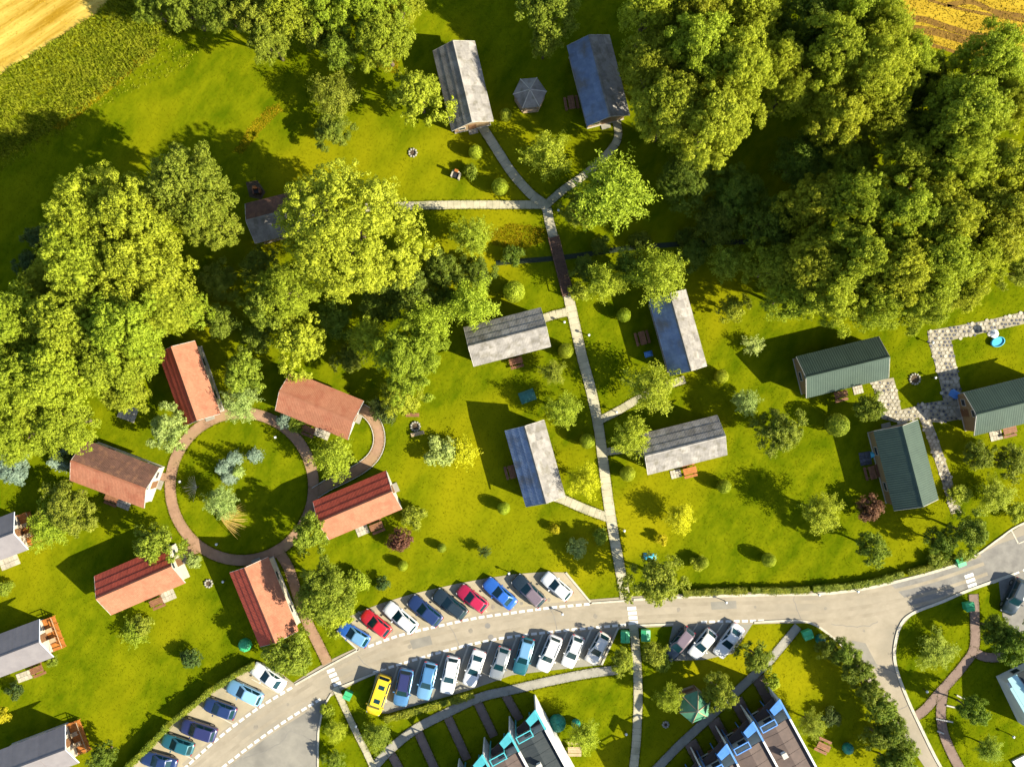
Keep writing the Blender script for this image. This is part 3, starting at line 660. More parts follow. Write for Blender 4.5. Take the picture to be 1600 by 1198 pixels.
# ------------------------------------------------------------------ gazebos
def gazebo(label, px, py, R, n, h_e, h_r, roofm, rot, postm):
    c = W(px, py, (h_e + h_r) / 2); root = empty('gazebo', (c.x, c.y, 0), rot); tag(root, label, 'gazebo')
    for k in range(n):
        t0, t1 = 2 * math.pi * k / n, 2 * math.pi * (k + 1) / n
        a = Vector((R * math.cos(t0), R * math.sin(t0), h_e)); b = Vector((R * math.cos(t1), R * math.sin(t1), h_e)); r0 = .12
        c0 = Vector((r0 * math.cos(t0), r0 * math.sin(t0), h_r)); d0 = Vector((r0 * math.cos(t1), r0 * math.sin(t1), h_r))
        up = Vector((0, 0, .06)); MB().add([a, b, d0, c0, a + up, b + up, d0 + up, c0 + up], [(3, 2, 1, 0), (4, 5, 6, 7), (0, 1, 5, 4), (1, 2, 6, 5), (2, 3, 7, 6), (3, 0, 4, 7)]).build('roof_panel', M[roofm], root)
        MB().tube([a + up * 1.5, c0 + up * 1.5], [.06, .05], 5).build('ridge_batten', M['trim'] if roofm != 'green_roof_fabric' else M['wood_pale'], root)
        q = Vector((a.x * .88, a.y * .88, 0)); MB().tube([q, q + Vector((0, 0, h_e + .1))], [.07, .07], 6).build('post', M[postm], root)
        if k != 0:
            e = Vector((b.x * .88, b.y * .88, 0)); m_ = (q + e) / 2
            MB().box((m_.x, m_.y, .85), ((e - q).length - .15, .06, .1), math.atan2(e.y - q.y, e.x - q.x)).build('railing', M[postm], root)
            m2 = m_ * .86; MB().box((m2.x, m2.y, .45), ((e - q).length * .82, .32, .05), math.atan2(e.y - q.y, e.x - q.x)).build('bench', M[postm], root)
    MB().prism([(R * .92 * math.cos(2 * math.pi * k / n), R * .92 * math.sin(2 * math.pi * k / n)) for k in range(n)], 0, .14).build('floor', M['wood_pale'], root)
    MB().lathe([(.16, 0), (.16, .1), (.03, .3)], 8, (0, 0, h_r)).build('finial', M['metal_light'], root)
gazebo('grey hexagonal gazebo on the shaded lawn between the two top cabins', 828, 143, 1.98, 6, 2.7, 4.0, 'roof_grey', .08, 'wood_pale')
gazebo('green sheet roofed garden pavilion beside the grey path', 1088, 1107, 1.95, 6, 2.7, 4.2, 'green_roof_fabric', .35, 'wood_brown')

# ------------------------------------------------------------------ terraced houses along the bottom edge
def terrace(label, apex, n, paint, roofs, h=4.9, end_wall=None, back=11.5):
    """apex: photograph pixel of the first unit's front point at roof height; units step down to the left."""
    a0 = W(apex[0], apex[1], h); p = Vector((.478, -.88)); ang = math.atan2(p.y, p.x)
    root = empty('terraced_house', (a0.x, a0.y, 0), ang); tag(root, label, 'house', 'terraced houses at the bottom edge')
    s = (CAM_H - h) / CAM_H / PXM                      # metres per photograph pixel at roof height
    for k in range(n):
        ox, oy = k * 11 * s, -k * 53 * s               # local x: back along the party wall, local -y: next unit
        q = lambda x, y: (ox + x * s, oy - y * s)
        W_ = 53 * s; xb = back
        roofm = M[roofs[k % len(roofs)]]
        # walls of the unit
        x0, x1 = ox + 35 * s, xb; y0, y1 = oy - .12, oy - W_ + .12
        MB().box(((x0 + x1) / 2 + .05, (y0 + y1) / 2, (h - .5) / 2), (x1 - x0 - .1, y0 - y1, h - .5)).build('wall', M['wall_white'], root)
        # roof: two gentle slopes between the party walls
        r = MB(); ym = (y0 + y1) / 2
        r.add([(x0, y0, h - .45), (x1, y0, h - .45), (x1, ym, h - .12), (x0, ym, h - .12), (x0, y1, h - .45), (x1, y1, h - .45)], [(3, 2, 1, 0), (4, 5, 2, 3), (0, 4, 3), (1, 2, 5)])
        ro = r.build('roof', roofm, root)
        for j in range(6):
            xx = x0 + .8 + j * 1.4
            if xx < x1 - .3:
                for (ya, yb) in ((y0 - .05, ym), (ym, y1 + .05)):
                    MB().tube([(xx, ya, h - .44 if ya != ym else h - .11), (xx, yb, h - .11 if yb == ym else h - .44)], [.025, .025], 4).build('roof_seam', roofm, ro)
        cx, cy_ = x0 + 3.2, ym - .6
        ch = MB().box((cx, cy_, h + .05), (.5, .5, .8)).build('chimney', M['wall_white'], ro); MB().box((cx, cy_, h + .48), (.62, .62, .08)).build('chimney_cap', M['concrete'], ro)
        # party wall with white coping
        MB().box(((x0 + x1) / 2, oy, h / 2 + .02), (x1 - x0, .22, h + .04)).build('party_wall', M['wall_white'], root)
        # side wing at the front: painted fascia running out to the point
        MB().box((ox + 17.5 * s, oy, h - .14), (35 * s, .2, .3)).build('fascia', M[paint], root)
        MB().box((ox + 19 * s, oy, (h - .3) / 2), (32 * s, .16, h - .32)).build('wing_wall', M['wall_white'], root)
        # painted canopy
        c = [q(0, 1), q(9, 21), q(20.4, 19), q(14.8, 2)]; zz = [h + .03, h - .25, h - .25, h + .03]
        cn = MB().add([(x, y, z) for (x, y), z in zip(c, zz)] + [(x, y, z - .12) for (x, y), z in zip(c, zz)], [(3, 2, 1, 0), (4, 5, 6, 7), (0, 1, 5, 4), (1, 2, 6, 5), (2, 3, 7, 6), (3, 0, 4, 7)]).build('canopy', M[paint], root)
        # balcony floor, its rail and the pergola frame
        bx0, by0 = q(8, 20); MB().prism([q(12, 3), q(26, 48), q(35, 48), q(35, 3)], 3.0, 3.15).build('balcony_floor', M['roof_umber'], root)
        for (xa, ya, xb_, yb_) in ((25, 21.5, 25, 47), (35, 21.5, 35, 47), (25, 21.5, 35, 21.5), (25, 47, 35, 47)):
            P0, P1 = q(xa, ya), q(xb_, yb_); dx, dy = P1[0] - P0[0], P1[1] - P0[1]
            MB().box(((P0[0] + P1[0]) / 2, (P0[1] + P1[1]) / 2, h - .2 + (.003 if xa == xb_ else 0)), (math.hypot(dx, dy) + .1, .11, .14), math.atan2(dy, dx)).build('pergola_beam', M[paint], root)
        for (xa, ya) in ((25, 21.5), (25, 47)):
            P0 = q(xa, ya); MB().box((P0[0], P0[1], (h - .28) / 2), (.13, .13, h - .28)).build('pergola_post', M[paint], root)
        P0 = q(33.9, 26); dr = MB().box((P0[0], P0[1], 1.1), (.06, .9, 2.1)).build('door', M['door'], root); MB().box((P0[0] - .05, P0[1] + .3, 1.05), (.05, .05, .14)).build('handle', M['metal_light'], dr)
        for zc in (1.4, 4.3):
            P0 = q(34, 38 if zc < 2 else 30); wd = MB().box((P0[0], P0[1], zc), (.05, 1.1, 1.1)).build('window', M['trim'], root); MB().box((P0[0] - .02, P0[1], zc), (.05, .95, .95)).build('pane', M['glass'], wd)
        mark([(root.matrix_basis @ Vector((x, y, 0))).xy for x, y in ((x0, y0), (x1, y0), (x1, y1), (x0, y1))])
    # closing party wall after the last unit
    yl = -n * 53 * s; xl = (n - 1) * 11 * s + 35 * s
    MB().box(((xl + back) / 2, yl, h / 2 + .02), (back - xl, .22, h + .04)).build('party_wall', M['wall_white'], root)
    return root
bpy.context.view_layer.update()
terrace('white terraced house with turquoise canopies and a broad sunlit end wall', (835.6, 1109), 4, 'turq', ['roof_dark', 'roof_umber'], h=6.2)
terrace('terraced house with bright blue canopies and umber roofs', (1217.7, 1092), 4, 'blue', ['roof_umber'], h=6.6)
# pale house cut off by the right-hand edge
a0 = W(1556, 1056); a1 = W(1590, 1127); dv = (a1 - a0).normalized(); rt = empty('end_house', (a0.x, a0.y, 0), math.atan2(dv.y, dv.x))
tag(rt, 'pale turquoise roofed white house cut off at the lower right edge', 'house')
L_ = (a1 - a0).length; w_ = 7.0
pts = [(0, 2.6), (.6, 3.0), (L_, 4.6), (L_, 0), (0, 0)]
mb = MB(); mb.add([(x, 0, z) for x, z in pts] + [(x, w_, z) for x, z in pts], [(0, 1, 2, 3, 4), (9, 8, 7, 6, 5), (0, 5, 6, 1), (1, 6, 7, 2), (2, 7, 8, 3), (3, 8, 9, 4), (4, 9, 5, 0)]).build('wall', M['wall_white'], rt)
for i in range(5):
    y0, y1 = .25 + i * 1.35, .25 + i * 1.35 + 1.2
    rm = 'turq_pale' if i != 1 else 'roof_dark'
    MB().add([(-.45, y0, 2.72), (L_, y0, 4.75), (L_, y1, 4.75), (-.45, y1, 2.72), (-.45, y0, 2.64), (L_, y0, 4.67), (L_, y1, 4.67), (-.45, y1, 2.64)], [(0, 1, 2, 3), (7, 6, 5, 4), (0, 4, 5, 1), (1, 5, 6, 2), (2, 6, 7, 3), (3, 7, 4, 0)]).build('roof_panel', M[rm], rt)
MB().add([(.5, -.12, 2.98), (L_, -.12, 4.62), (L_, .2, 4.62), (.5, .2, 2.98), (.5, -.12, 3.1), (L_, -.12, 4.74), (L_, .2, 4.74), (.5, .2, 3.1)], [(3, 2, 1, 0), (4, 5, 6, 7), (0, 1, 5, 4), (1, 2, 6, 5), (2, 3, 7, 6), (3, 0, 4, 7)]).build('coping', M['turq_pale'], rt)
for y in (2.0, 4.4):
    wd = MB().box((-.02, y, 1.0), (.06, 1.0, 1.0)).build('window', M['trim'], rt); MB().box((-.04, y, 1.0), (.06, .85, .85)).build('pane', M['glass'], wd)
for i in range(3): MB().box((.9 + i * .9, 1.95 + i * .2, 3.46 + i * .38), (.7, .5, .36)).build('skylight', M['glass'], rt)
P_ = pxl([(1586, 1196), (1580, 1188), (1600, 1178), (1650, 1178), (1650, 1240), (1590, 1240)])
tr_ = MB().prism([(p.x, p.y) for p in P_], 0, .3).build('terrace_slab', M['wall_white']); tag(tr_, 'bright white terrace slab in the lower right corner', 'terrace'); mark([(p.x, p.y) for p in P_])

# ------------------------------------------------------------------ cars
def loft(sections):
    mb = MB(); n = len(sections[0])
    for s_ in sections: mb.v += s_
    for i in range(len(sections) - 1):
        for k in range(n):
            a, b = i * n + k, i * n + (k + 1) % n; mb.f.append((a, a + n, b + n, b))
    mb.f.append(tuple(range(n))); e = (len(sections) - 1) * n; mb.f.append(tuple(e + k for k in reversed(range(n)))); return mb
def body_sec(x, hw, zb, zt):
    h = [(hw * .86, zb), (hw * .98, zb + .16), (hw, zb + (zt - zb) * .55), (hw * .95, zt - .07), (hw * .80, zt + .005), (hw * .35, zt + .03)]
    return [(x, y, z) for y, z in h] + [(x, -y, z) for y, z in h[::-1]]
SPEC = {  # length, width, cowl x, rear glass base x, roof front, roof rear, belt, roof height, rear deck
    'hatch': (4.05, 1.74, .82, -1.85, -.02, -1.45, .93, 1.47, .90), 'sedan': (4.55, 1.78, .80, -1.65, -.05, -1.05, .93, 1.44, .95),
    'estate': (4.60, 1.80, .86, -2.10, .02, -1.80, .95, 1.50, .92), 'suv': (4.60, 1.86, .92, -2.10, .15, -1.85, 1.08, 1.72, 1.05), 'van': (4.95, 1.92, 1.55, -2.35, 1.0, -2.25, 1.10, 1.95, 1.1)}
CM = {}
def car_parts(t):
    if t in CM: return CM[t]
    L, w, xc, xr, rf, rr_, belt, ht, deck = SPEC[t]; hw = w / 2; f = L / 2
    st = [(f, .58, .34, .50), (f - .05, .74, .27, .60), (f - .18, .86, .22, .68), (f - .48, .96, .20, belt - .18), (xc + .25, 1, .20, belt - .06), (xc - .1, 1, .20, belt), (0, 1, .20, belt), (xr + .3, 1, .20, belt), (-f + .42, .97, .20, deck), (-f + .15, .90, .22, deck - .05), (-f + .04, .80, .26, deck - .16), (-f, .68, .32, deck - .32)]
    P = {}
    P['body'] = loft([body_sec(x, hw * s_, zb, zt) for x, s_, zb, zt in st]).mesh('car_body', 35)
    def cs(x, hb, z, ht_):  # ring
        return (x, hb, z)
    hb, hr = hw * .88, hw * .70
    ring0 = [(xc, hb * .82, belt - .01), (xc - .25, hb, belt - .01), (xr + .2, hb, belt - .01), (xr, hb * .84, belt - .01)]
    ring1 = [(rf, hr * .9, ht - .05), (rf - .18, hr, ht - .03), (rr_ + .12, hr, ht - .03), (rr_, hr * .9, ht - .06)]
    ring0 = ring0 + [(x, -y, z) for x, y, z in ring0[::-1]]; ring1 = ring1 + [(x, -y, z) for x, y, z in ring1[::-1]]
    ring2 = [(x * .9 + (rf + rr_) / 2 * .1, y * .72, ht) for x, y, z in ring1]
    mb = MB(); mb.v = ring0 + ring1 + ring2
    for o in (0, 8):
        for k in range(8): mb.f.append((o + (k + 1) % 8, o + k, o + 8 + k, o + 8 + (k + 1) % 8)[::-1])
    mb.f.append(tuple(range(16, 24))[::-1]); P['cabin'] = mb.mesh('car_cabin', 40)
    def pane(a, b, c, d, m=.12, out=.012):
        a, b, c, d = map(Vector, (a, b, c, d)); n_ = (b - a).cross(d - a).normalized() * out; cen = (a + b + c + d) / 4
        if n_.dot(cen - Vector((0, 0, .5))) < 0: n_ = -n_
        q = [p + (cen - p) * m + n_ for p in (a, b, c, d)]; f_ = [(0, 1, 2, 3)]
        return MB().add(q + [p - n_ * 1.6 for p in q], [(0, 1, 2, 3), (7, 6, 5, 4), (0, 4, 5, 1), (1, 5, 6, 2), (2, 6, 7, 3), (3, 7, 4, 0)]).mesh('car_glass')
    P['windscreen'] = pane(ring0[0], ring0[7], ring1[7], ring1[0], .07)
    P['rear_window'] = pane(ring0[3], ring0[4], ring1[4], ring1[3], .12)
    mid = lambda a, b, t_=.5: tuple(a[i] + (b[i] - a[i]) * t_ for i in range(3))
    for s_, (i0, i1) in ((1, (1, 2)), (-1, (6, 5))):
        m0, m1 = mid(ring0[i0], ring0[i1]), mid(ring1[i0], ring1[i1])
        P[f'side_window{s_}f'] = pane(ring0[i0], m0, m1, ring1[i0], .10); P[f'side_window{s_}r'] = pane(m0, ring0[i1], ring1[i1], m1, .10)
    r = .33 if t not in ('suv', 'van') else .37
    wh = MB(); n = 14
    for yy in (-.1, .1): wh.v += [(r * math.cos(2 * math.pi * k / n), yy, r * math.sin(2 * math.pi * k / n)) for k in range(n)]
    for k in range(n): wh.f.append((k, (k + 1) % n, n + (k + 1) % n, n + k))
    wh.f += [tuple(range(n))[::-1], tuple(range(n, 2 * n))]; P['wheel'] = wh.mesh('wheel', 40)
    ri = MB(); ri.v = [(r * .66 * math.cos(2 * math.pi * k / n), 0, r * .66 * math.sin(2 * math.pi * k / n)) for k in range(n)] + [(0, .02, 0)]
    ri.f = [(k, (k + 1) % n, n) for k in range(n)]; P['rim'] = ri.mesh('rim')
    P['headlight'] = MB().box((0, 0, 0), (.22, .34, .12)).mesh('headlight'); P['taillight'] = MB().box((0, 0, 0), (.10, .26, .16)).mesh('taillight')
    P['mirror'] = MB().add([(.09, -.1, -.06), (.09, .1, -.06), (.07, .1, .06), (.07, -.1, .06), (-.06, -.1, -.06), (-.06, .1, -.06), (-.06, .1, .07), (-.06, -.1, .07)], [(0, 1, 2, 3), (7, 6, 5, 4), (0, 4, 5, 1), (1, 5, 6, 2), (2, 6, 7, 3), (3, 7, 4, 0)]).mesh('mirror')
    P['plate'] = MB().box((0, 0, 0), (.02, .48, .11)).mesh('plate')
    P['roof_rail'] = MB().box((0, 0, 0), (abs(rf - rr_) * .9, .04, .04)).mesh('roof_rail')
    P['dims'] = (L, w, r, rf, rr_, hr, ht); CM[t] = P; return P
def paint(c, rough=.28, metal=.25): return mat('car_paint', c, rough=rough, metal=metal, spec=.5, coat=.6)
PAINT = {'white': paint((.72, .72, .70), metal=0), 'blue': paint((.03, .14, .52)), 'red': paint((.50, .012, .02), metal=.1), 'navy': paint((.018, .04, .13)), 'dark': paint((.02, .035, .045)), 'lightblue': paint((.17, .36, .55)), 'skyblue': paint((.30, .55, .75)),
         'teal': paint((.02, .13, .16)), 'yellow': paint((.72, .50, .01), metal=0), 'midblue': paint((.08, .22, .42)), 'silver': paint((.36, .38, .38), metal=.5), 'maroon': paint((.22, .05, .06)), 'mauve': paint((.20, .15, .17)), 'crimson': paint((.42, .01, .05), metal=.1), 'violet': paint((.03, .035, .12)), 'cream': paint((.66, .62, .55), metal=0)}
def car(label, px, py, vec, t, col, roofcol=None, rails=False, group=None, bonnet=None):
    P = car_parts(t); L, w, r, rf, rr_, hr, ht = P['dims']; p = W(px, py, .8)
    a = math.atan2(-vec[1], vec[0]); root = empty('parked_car', (p.x, p.y, .036), a); tag(root, label, 'car' if t != 'van' else 'van', group)
    pm = PAINT[col]; rm = PAINT[roofcol or col]
    link('body', P['body'], pm, root); link('cabin', P['cabin'], rm, root)
    for k in ('windscreen', 'rear_window'): link(k, P[k], M['car_glass'], root)
    for k in P:
        if k.startswith('side_window'): link('side_window', P[k], M['car_glass'], root)
    for sx in (L * .31, -L * .30):
        for s_ in (-1, 1):
            wo_ = link('wheel', P['wheel'], M['tyre'], root, Matrix.Translation((sx, s_ * (w / 2 - .10), r)))
            link('rim', P['rim'], M['rim'], wo_, Matrix.Translation((0, s_ * .104, 0)) @ (Matrix.Rotation(math.pi, 4, 'Z') if s_ < 0 else Matrix()))
    for s_ in (-1, 1):
        link('headlight', P['headlight'], M['lamp_glass'], root, Matrix.Translation((L / 2 - .24, s_ * w * .345, .575)) @ Matrix.Rotation(-s_ * .45, 4, 'Z'))
        link('taillight', P['taillight'], M['lamp_red'], root, Matrix.Translation((-L / 2 + .07, s_ * w * .36, .74)))
        link('mirror', P['mirror'], pm, root, Matrix.Translation((SPEC[t][2] - .35, s_ * (w / 2 + .06), SPEC[t][6] + .08)))
        if rails: link('roof_rail', P['roof_rail'], M['metal_dark'], root, Matrix.Translation(((rf + rr_) / 2, s_ * hr * .92, ht + .02)))
    if t == 'van':
        for xx in (.35, -1.35): link('roof_hatch', UNIT, M['car_glass'], root, Matrix.Translation((xx, .05, ht + .01)) @ Matrix.Diagonal((.5, .7, .06, 1)))
    link('plate', P['plate'], M['plastic_white'], root, Matrix.Translation((L / 2 - .01, 0, .42)))
    return root
G1, G2, G3, G4 = 'cars in the upper parking row', 'cars in the lower parking row', 'cars in the left parking row', 'cars in the small right parking row'
V1 = (-165, -122)
car('blue hatchback, leftmost of the upper parking row', 553, 991, (-185, -112), 'hatch', 'blue', 'lightblue', group=G1)
car('bright red hatchback, second from the left in the upper parking row', 587, 974, (-160, -128), 'hatch', 'red', group=G1)
car('white car with dark roof bars between the red hatchback and the dark blue car', 626, 965, (-155, -130), 'estate', 'white', rails=True, group=G1)
car('dark navy estate car beside the white one in the upper parking row', 664, 954, (-160, -128), 'estate', 'navy', group=G1)
car('near-black estate car left of the crimson one', 703, 944, (-160, -125), 'estate', 'dark', rails=True, group=G1)
car('crimson hatchback parked between two dark and blue cars in the upper row', 738, 935, (-160, -125), 'hatch', 'crimson', group=G1)
car('bright blue saloon, third from the right in the upper parking row', 781, 927, (-150, -132), 'sedan', 'blue', group=G1)
car('black estate car with a mauve grey roof, second from the right in the upper row', 826, 923, (-155, -150), 'estate', 'dark', 'mauve', group=G1)
car('white hatchback at the right end of the upper parking row', 870, 916, (-155, -130), 'hatch', 'white', group=G1)
V2 = (-52, 205)
for (lab, x, y, v, t, c, rc, ra) in [
    ('yellow van, leftmost of the lower parking row', 592, 1086, (-65, 190), 'van', 'yellow', None, False),
    ('dark blue car with violet sheen beside the yellow van', 630, 1074, (-40, 205), 'suv', 'midblue', 'violet', True),
    ('mid blue estate car, third from the left in the lower parking row', 667, 1064, (-48, 205), 'estate', 'lightblue', 'midblue', False),
    ('white estate car, fourth from the left in the lower parking row', 703, 1055, (-42, 205), 'estate', 'white', None, False),
    ('white saloon with dark front and rear glass, fifth in the lower parking row', 741, 1044, (-65, 195), 'sedan', 'white', None, False),
    ('silver grey hatchback in the middle of the lower parking row', 781, 1036, (-60, 190), 'hatch', 'silver', None, False),
    ('teal blue car, fourth from the right in the lower parking row', 818, 1025, (-55, 195), 'estate', 'teal', 'lightblue', False),
    ('white car with dark roof bars, third from the right in the lower row', 858, 1021, (-80, 190), 'suv', 'white', None, True),
    ('white hatchback second from the right in the lower parking row', 895, 1018, (-75, 185), 'hatch', 'white', None, True),
    ('pale cream hatchback at the right end of the lower parking row', 934, 1013, (-90, 165), 'hatch', 'cream', None, False)]:
    car(lab, x, y, v, t, c, rc, ra, G2)
for (lab, x, y, v, t, c, rc) in [
    ('white saloon, uppermost of the left parking row beside the big shrub', 419, 1058, (-165, -110), 'sedan', 'white', None),
    ('sky blue car second from the top of the left parking row', 382, 1082, (-175, -82), 'estate', 'lightblue', 'skyblue'),
    ('dark navy hatchback third from the top of the left parking row', 343, 1107, (-180, -65), 'hatch', 'navy', None),
    ('dark violet car fourth from the top of the left parking row', 309, 1140, (-190, -60), 'suv', 'violet', None),
    ('dark teal hatchback next to last in the left parking row', 277, 1163, (-160, -55), 'hatch', 'teal', None),
    ('dark car at the bottom edge of the left parking row', 247, 1189, (-185, -50), 'sedan', 'navy', None)]:
    car(lab, x, y, v, t, c, rc, group=G3)
car('black car with mauve roof, first of three in the small right parking row', 1061, 1006, (-110, 130), 'estate', 'dark', 'mauve', group=G4)
car('white car with a dark roof panel, middle of three in the small right row', 1098, 1006, (-125, 150), 'hatch', 'white', 'cream', group=G4)
car('white saloon, last of three in the small right parking row', 1139, 1001, (-110, 150), 'sedan', 'white', group=G4)
car('black car half hidden in the shade at the right edge', 1586, 932, (-70, 150), 'suv', 'dark')

# ------------------------------------------------------------------ garden furniture and small things
def picnic(label, px, py, deg, scale=1.0, wood='wood_brown', h=.7):
    c = W(px, py, h); root = empty('picnic_table', (c.x, c.y, 0), math.radians(deg)); tag(root, label, 'picnic table', 'picnic tables beside the cabins')
    for i in range(4): MB().box((0, (-.30 + i * .2) * scale, .74), (1.7 * scale, .18 * scale, .05)).build('table_board', M[wood], root)
    for s_ in (-1, 1):
        for j in (0, 1): MB().box((0, s_ * (.66 + j * .17) * scale, .44), (1.7 * scale, .15, .045)).build('seat_board', M[wood], root)
        e = MB(); e.box((s_ * .6 * scale, 0, .69), (.08, .72, .05)); e.box((s_ * .6 * scale, 0, .39), (.08, 1.7 * scale, .05))
        for t in (-1, 1): e.add([(s_ * .6 * scale - .04, t * .25, .70), (s_ * .6 * scale + .04, t * .25, .70), (s_ * .6 * scale + .04, t * .65, 0), (s_ * .6 * scale - .04, t * .65, 0), (s_ * .6 * scale - .04, t * .33, .70), (s_ * .6 * scale + .04, t * .33, .70), (s_ * .6 * scale + .04, t * .74, 0), (s_ * .6 * scale - .04, t * .74, 0)], [(0, 1, 2, 3), (7, 6, 5, 4), (0, 4, 5, 1), (1, 5, 6, 2), (2, 6, 7, 3), (3, 7, 4, 0)])
        e.build('leg', M[wood], root)
    return root
def deck(label, px, py, deg, lx, ly, m='stone_pale', n=4):
    c = W(px, py); root = empty('paved_terrace', (c.x, c.y, 0), math.radians(deg)); tag(root, label, 'terrace', 'small paved terraces beside the cabins')
    for i in range(n):
        for j in range(2): link('paving_slab', UNIT, M[m], root, Matrix.Translation((-lx / 2 + (i + .5) * lx / n, (j - .5) * ly / 2, .03)) @ Matrix.Diagonal((lx / n - .03, ly / 2 - .03, .07, 1)))
    mark([(root.matrix_basis @ Vector((x, y, 0))).xy for x, y in ((-lx / 2, -ly / 2), (lx / 2, -ly / 2), (lx / 2, ly / 2), (-lx / 2, ly / 2))])
bpy.context.view_layer.update()
for (lab, x, y, dg, w) in [
    ('brown picnic table in the shade left of the grey cabin with the stained slope', 800, 737, 105, 'wood_brown'), ('brown picnic table shaded by the grey cabin with a tree on its gable', 1004, 528, 105, 'wood_brown'),
    ('red brown picnic table below the grey cabin nearest the foot bridge', 806, 564, 15, 'wood_brown'), ('orange brown picnic table under the eaves of the crosswise grey cabin', 1078, 735, 14, 'wood_orange'),
    ('brown picnic table below the green cabin at the edge of the wood', 1314, 616, 14, 'wood_brown'), ('brown picnic table in the shade left of the upright green cabin', 1363, 738, 105, 'wood_brown'),
    ('brown picnic table below the green cabin cut off by the frame', 1578, 672, 14, 'wood_brown'), ('dark picnic table below the mossy brown and orange cabin', 174, 779, -22, 'wood_brown'),
    ('dark picnic table below the deep red and pink cabin', 588, 822, 22, 'wood_brown'), ('dark brown picnic table below the lower left red cabin', 244, 940, 23, 'wood_brown'),
    ('dark picnic table in front of the orange cabin on the loop path', 482, 671, -22, 'wood_brown'), ('red brown picnic table below the middle left edge cabin', 57, 1046, 22, 'wood_brown'),
    ('pale wooden picnic table on the lawn beside the turquoise terrace', 898, 1171, 0, 'wood_pale'), ('brown picnic table behind the blue terrace', 1287, 1166, -25, 'wood_brown'), ('brown picnic table in the shade beside the gazebo cabin', 893, 160, 100, 'wood_brown')]:
    picnic(lab, x, y, dg, .95, w)
for (lab, x, y, dg, a, b, m) in [
    ('pale terrace beside the dark table below the mossy cabin', 193, 787, -22, 1.7, 1.1, 'stone_pale'), ('pale terrace below the deep red and pink cabin', 566, 828, 22, 1.5, 1.2, 'stone_pale'), ('pale terrace below the lower left red cabin', 263, 930, 23, 1.7, 1.3, 'stone_pale'),
    ('pale terrace below the orange cabin on the loop path', 503, 677, -22, 1.9, 1.1, 'stone_pale'), ('cream terrace below the middle left edge cabin', 38, 1056, 20, 1.8, 1.1, 'stone_pale'), ('pale slatted terrace below the uppermost left edge cabin', 15, 878, 22, 2.4, 1.3, 'stone_pale'),
    ('grey terrace left of the upright green cabin', 1352, 716, 100, 1.6, 1.4, 'stone_grey'), ('pale terrace below the green cabin cut off by the frame', 1556, 680, 14, 1.5, 1.2, 'stone_pale'), ('pale terrace beside the picnic table at the wood edge green cabin', 1340, 607, 14, 1.2, 1.3, 'stone_pale'), ('pale terrace below the crosswise grey cabin', 1056, 740, 14, 1.3, 1.0, 'stone_pale'),
    ('sandy hearth terrace in the trees beside the mossy cabin', 200, 645, -20, 2.2, 1.8, 'stone_pale')]:
    deck(lab, x, y, dg, a, b, m)
def bench(label, px, py, deg, m='wood_brown', L_=1.6):
    c = W(px, py); root = empty('garden_bench', (c.x, c.y, 0), math.radians(deg)); tag(root, label, 'bench', 'garden benches')
    for i in range(3): MB().box((0, -.15 + i * .15, .43), (L_, .13, .04)).build('seat_board', M[m], root)
    for s_ in (-1, 1): MB().box((s_ * L_ * .36, 0, .205), (.12, .36, .41)).build('leg', M[m], root)
bench('dark wooden bench just above the stone fire ring', 645, 648, 0); bench('pale wooden bench just below the stone fire ring', 653, 677, 14, 'wood_pale')
# fire rings of single stones
def fire_ring(label, px, py, R=.55, n=11):
    c = W(px, py); root = empty('fire_ring', (c.x, c.y, 0)); tag(root, label, 'fire ring')
    st = MB().lathe([(.10, 0), (.15, .06), (.13, .16), (.05, .2)], 7).mesh('ring_stone', 60)
    for k in range(n): link('stone', st, M['path_grey'], root, Matrix.Translation((R * math.cos(2 * math.pi * k / n), R * math.sin(2 * math.pi * k / n), 0)) @ Matrix.Rotation(k * 1.7, 4, 'Z') @ Matrix.Diagonal((1.1, 1, RND.uniform(.8, 1.2), 1)))
    MB().lathe([(R - .12, 0), (R - .15, .03)], 14).build('ashes', M['soil'], root)
fire_ring('pale stone fire ring with ashes between the two benches', 649, 666, .52)
fire_ring('sandy fire ring beside the lower left red cabin', 326, 911, .42, 9)
fire_ring('stone fire ring on the lawn between the green cabins', 1429, 592, .6, 12)
fire_ring('small stone fire ring on the lawn below the top trees', 645, 239, .45, 9)
fire_ring('white stone ring in the lawn below the green pavilion', 1040, 1131, .32, 8)
# bins
def bin_box(label, px, py, deg, w=1.3, d=1.0, h=1.25):
    c = W(px, py, h); root = empty('waste_container', (c.x, c.y, 0), math.radians(deg)); tag(root, label, 'waste bin', 'green waste containers by the road')
    b = MB(); b.add([(-w * .45, -d * .42, .12), (w * .45, -d * .42, .12), (w * .45, d * .42, .12), (-w * .45, d * .42, .12), (-w * .5, -d * .5, h), (w * .5, -d * .5, h), (w * .5, d * .5, h), (-w * .5, d * .5, h)], [(3, 2, 1, 0), (4, 5, 6, 7), (0, 1, 5, 4), (1, 2, 6, 5), (2, 3, 7, 6), (3, 0, 4, 7)]).build('body', M['bin_green'], root)
    for s_ in (-1, 1):
        MB().add([(-w * .52, s_ * .02, h + .16), (w * .52, s_ * .02, h + .16), (w * .52, s_ * d * .54, h + .02), (-w * .52, s_ * d * .54, h + .02), (-w * .52, s_ * .02, h + .12), (w * .52, s_ * .02, h + .12), (w * .52, s_ * d * .54, h - .02), (-w * .52, s_ * d * .54, h - .02)], [(0, 1, 2, 3), (7, 6, 5, 4), (0, 4, 5, 1), (1, 5, 6, 2), (2, 6, 7, 3), (3, 7, 4, 0)]).build('lid', M['bin_green'], root)
    for a in (-1, 1):
        for q in (-1, 1): MB().lathe([(.07, 0), (.07, .12)], 8, (a * w * .36, q * d * .32, 0)).build('castor', M['tyre'], root)
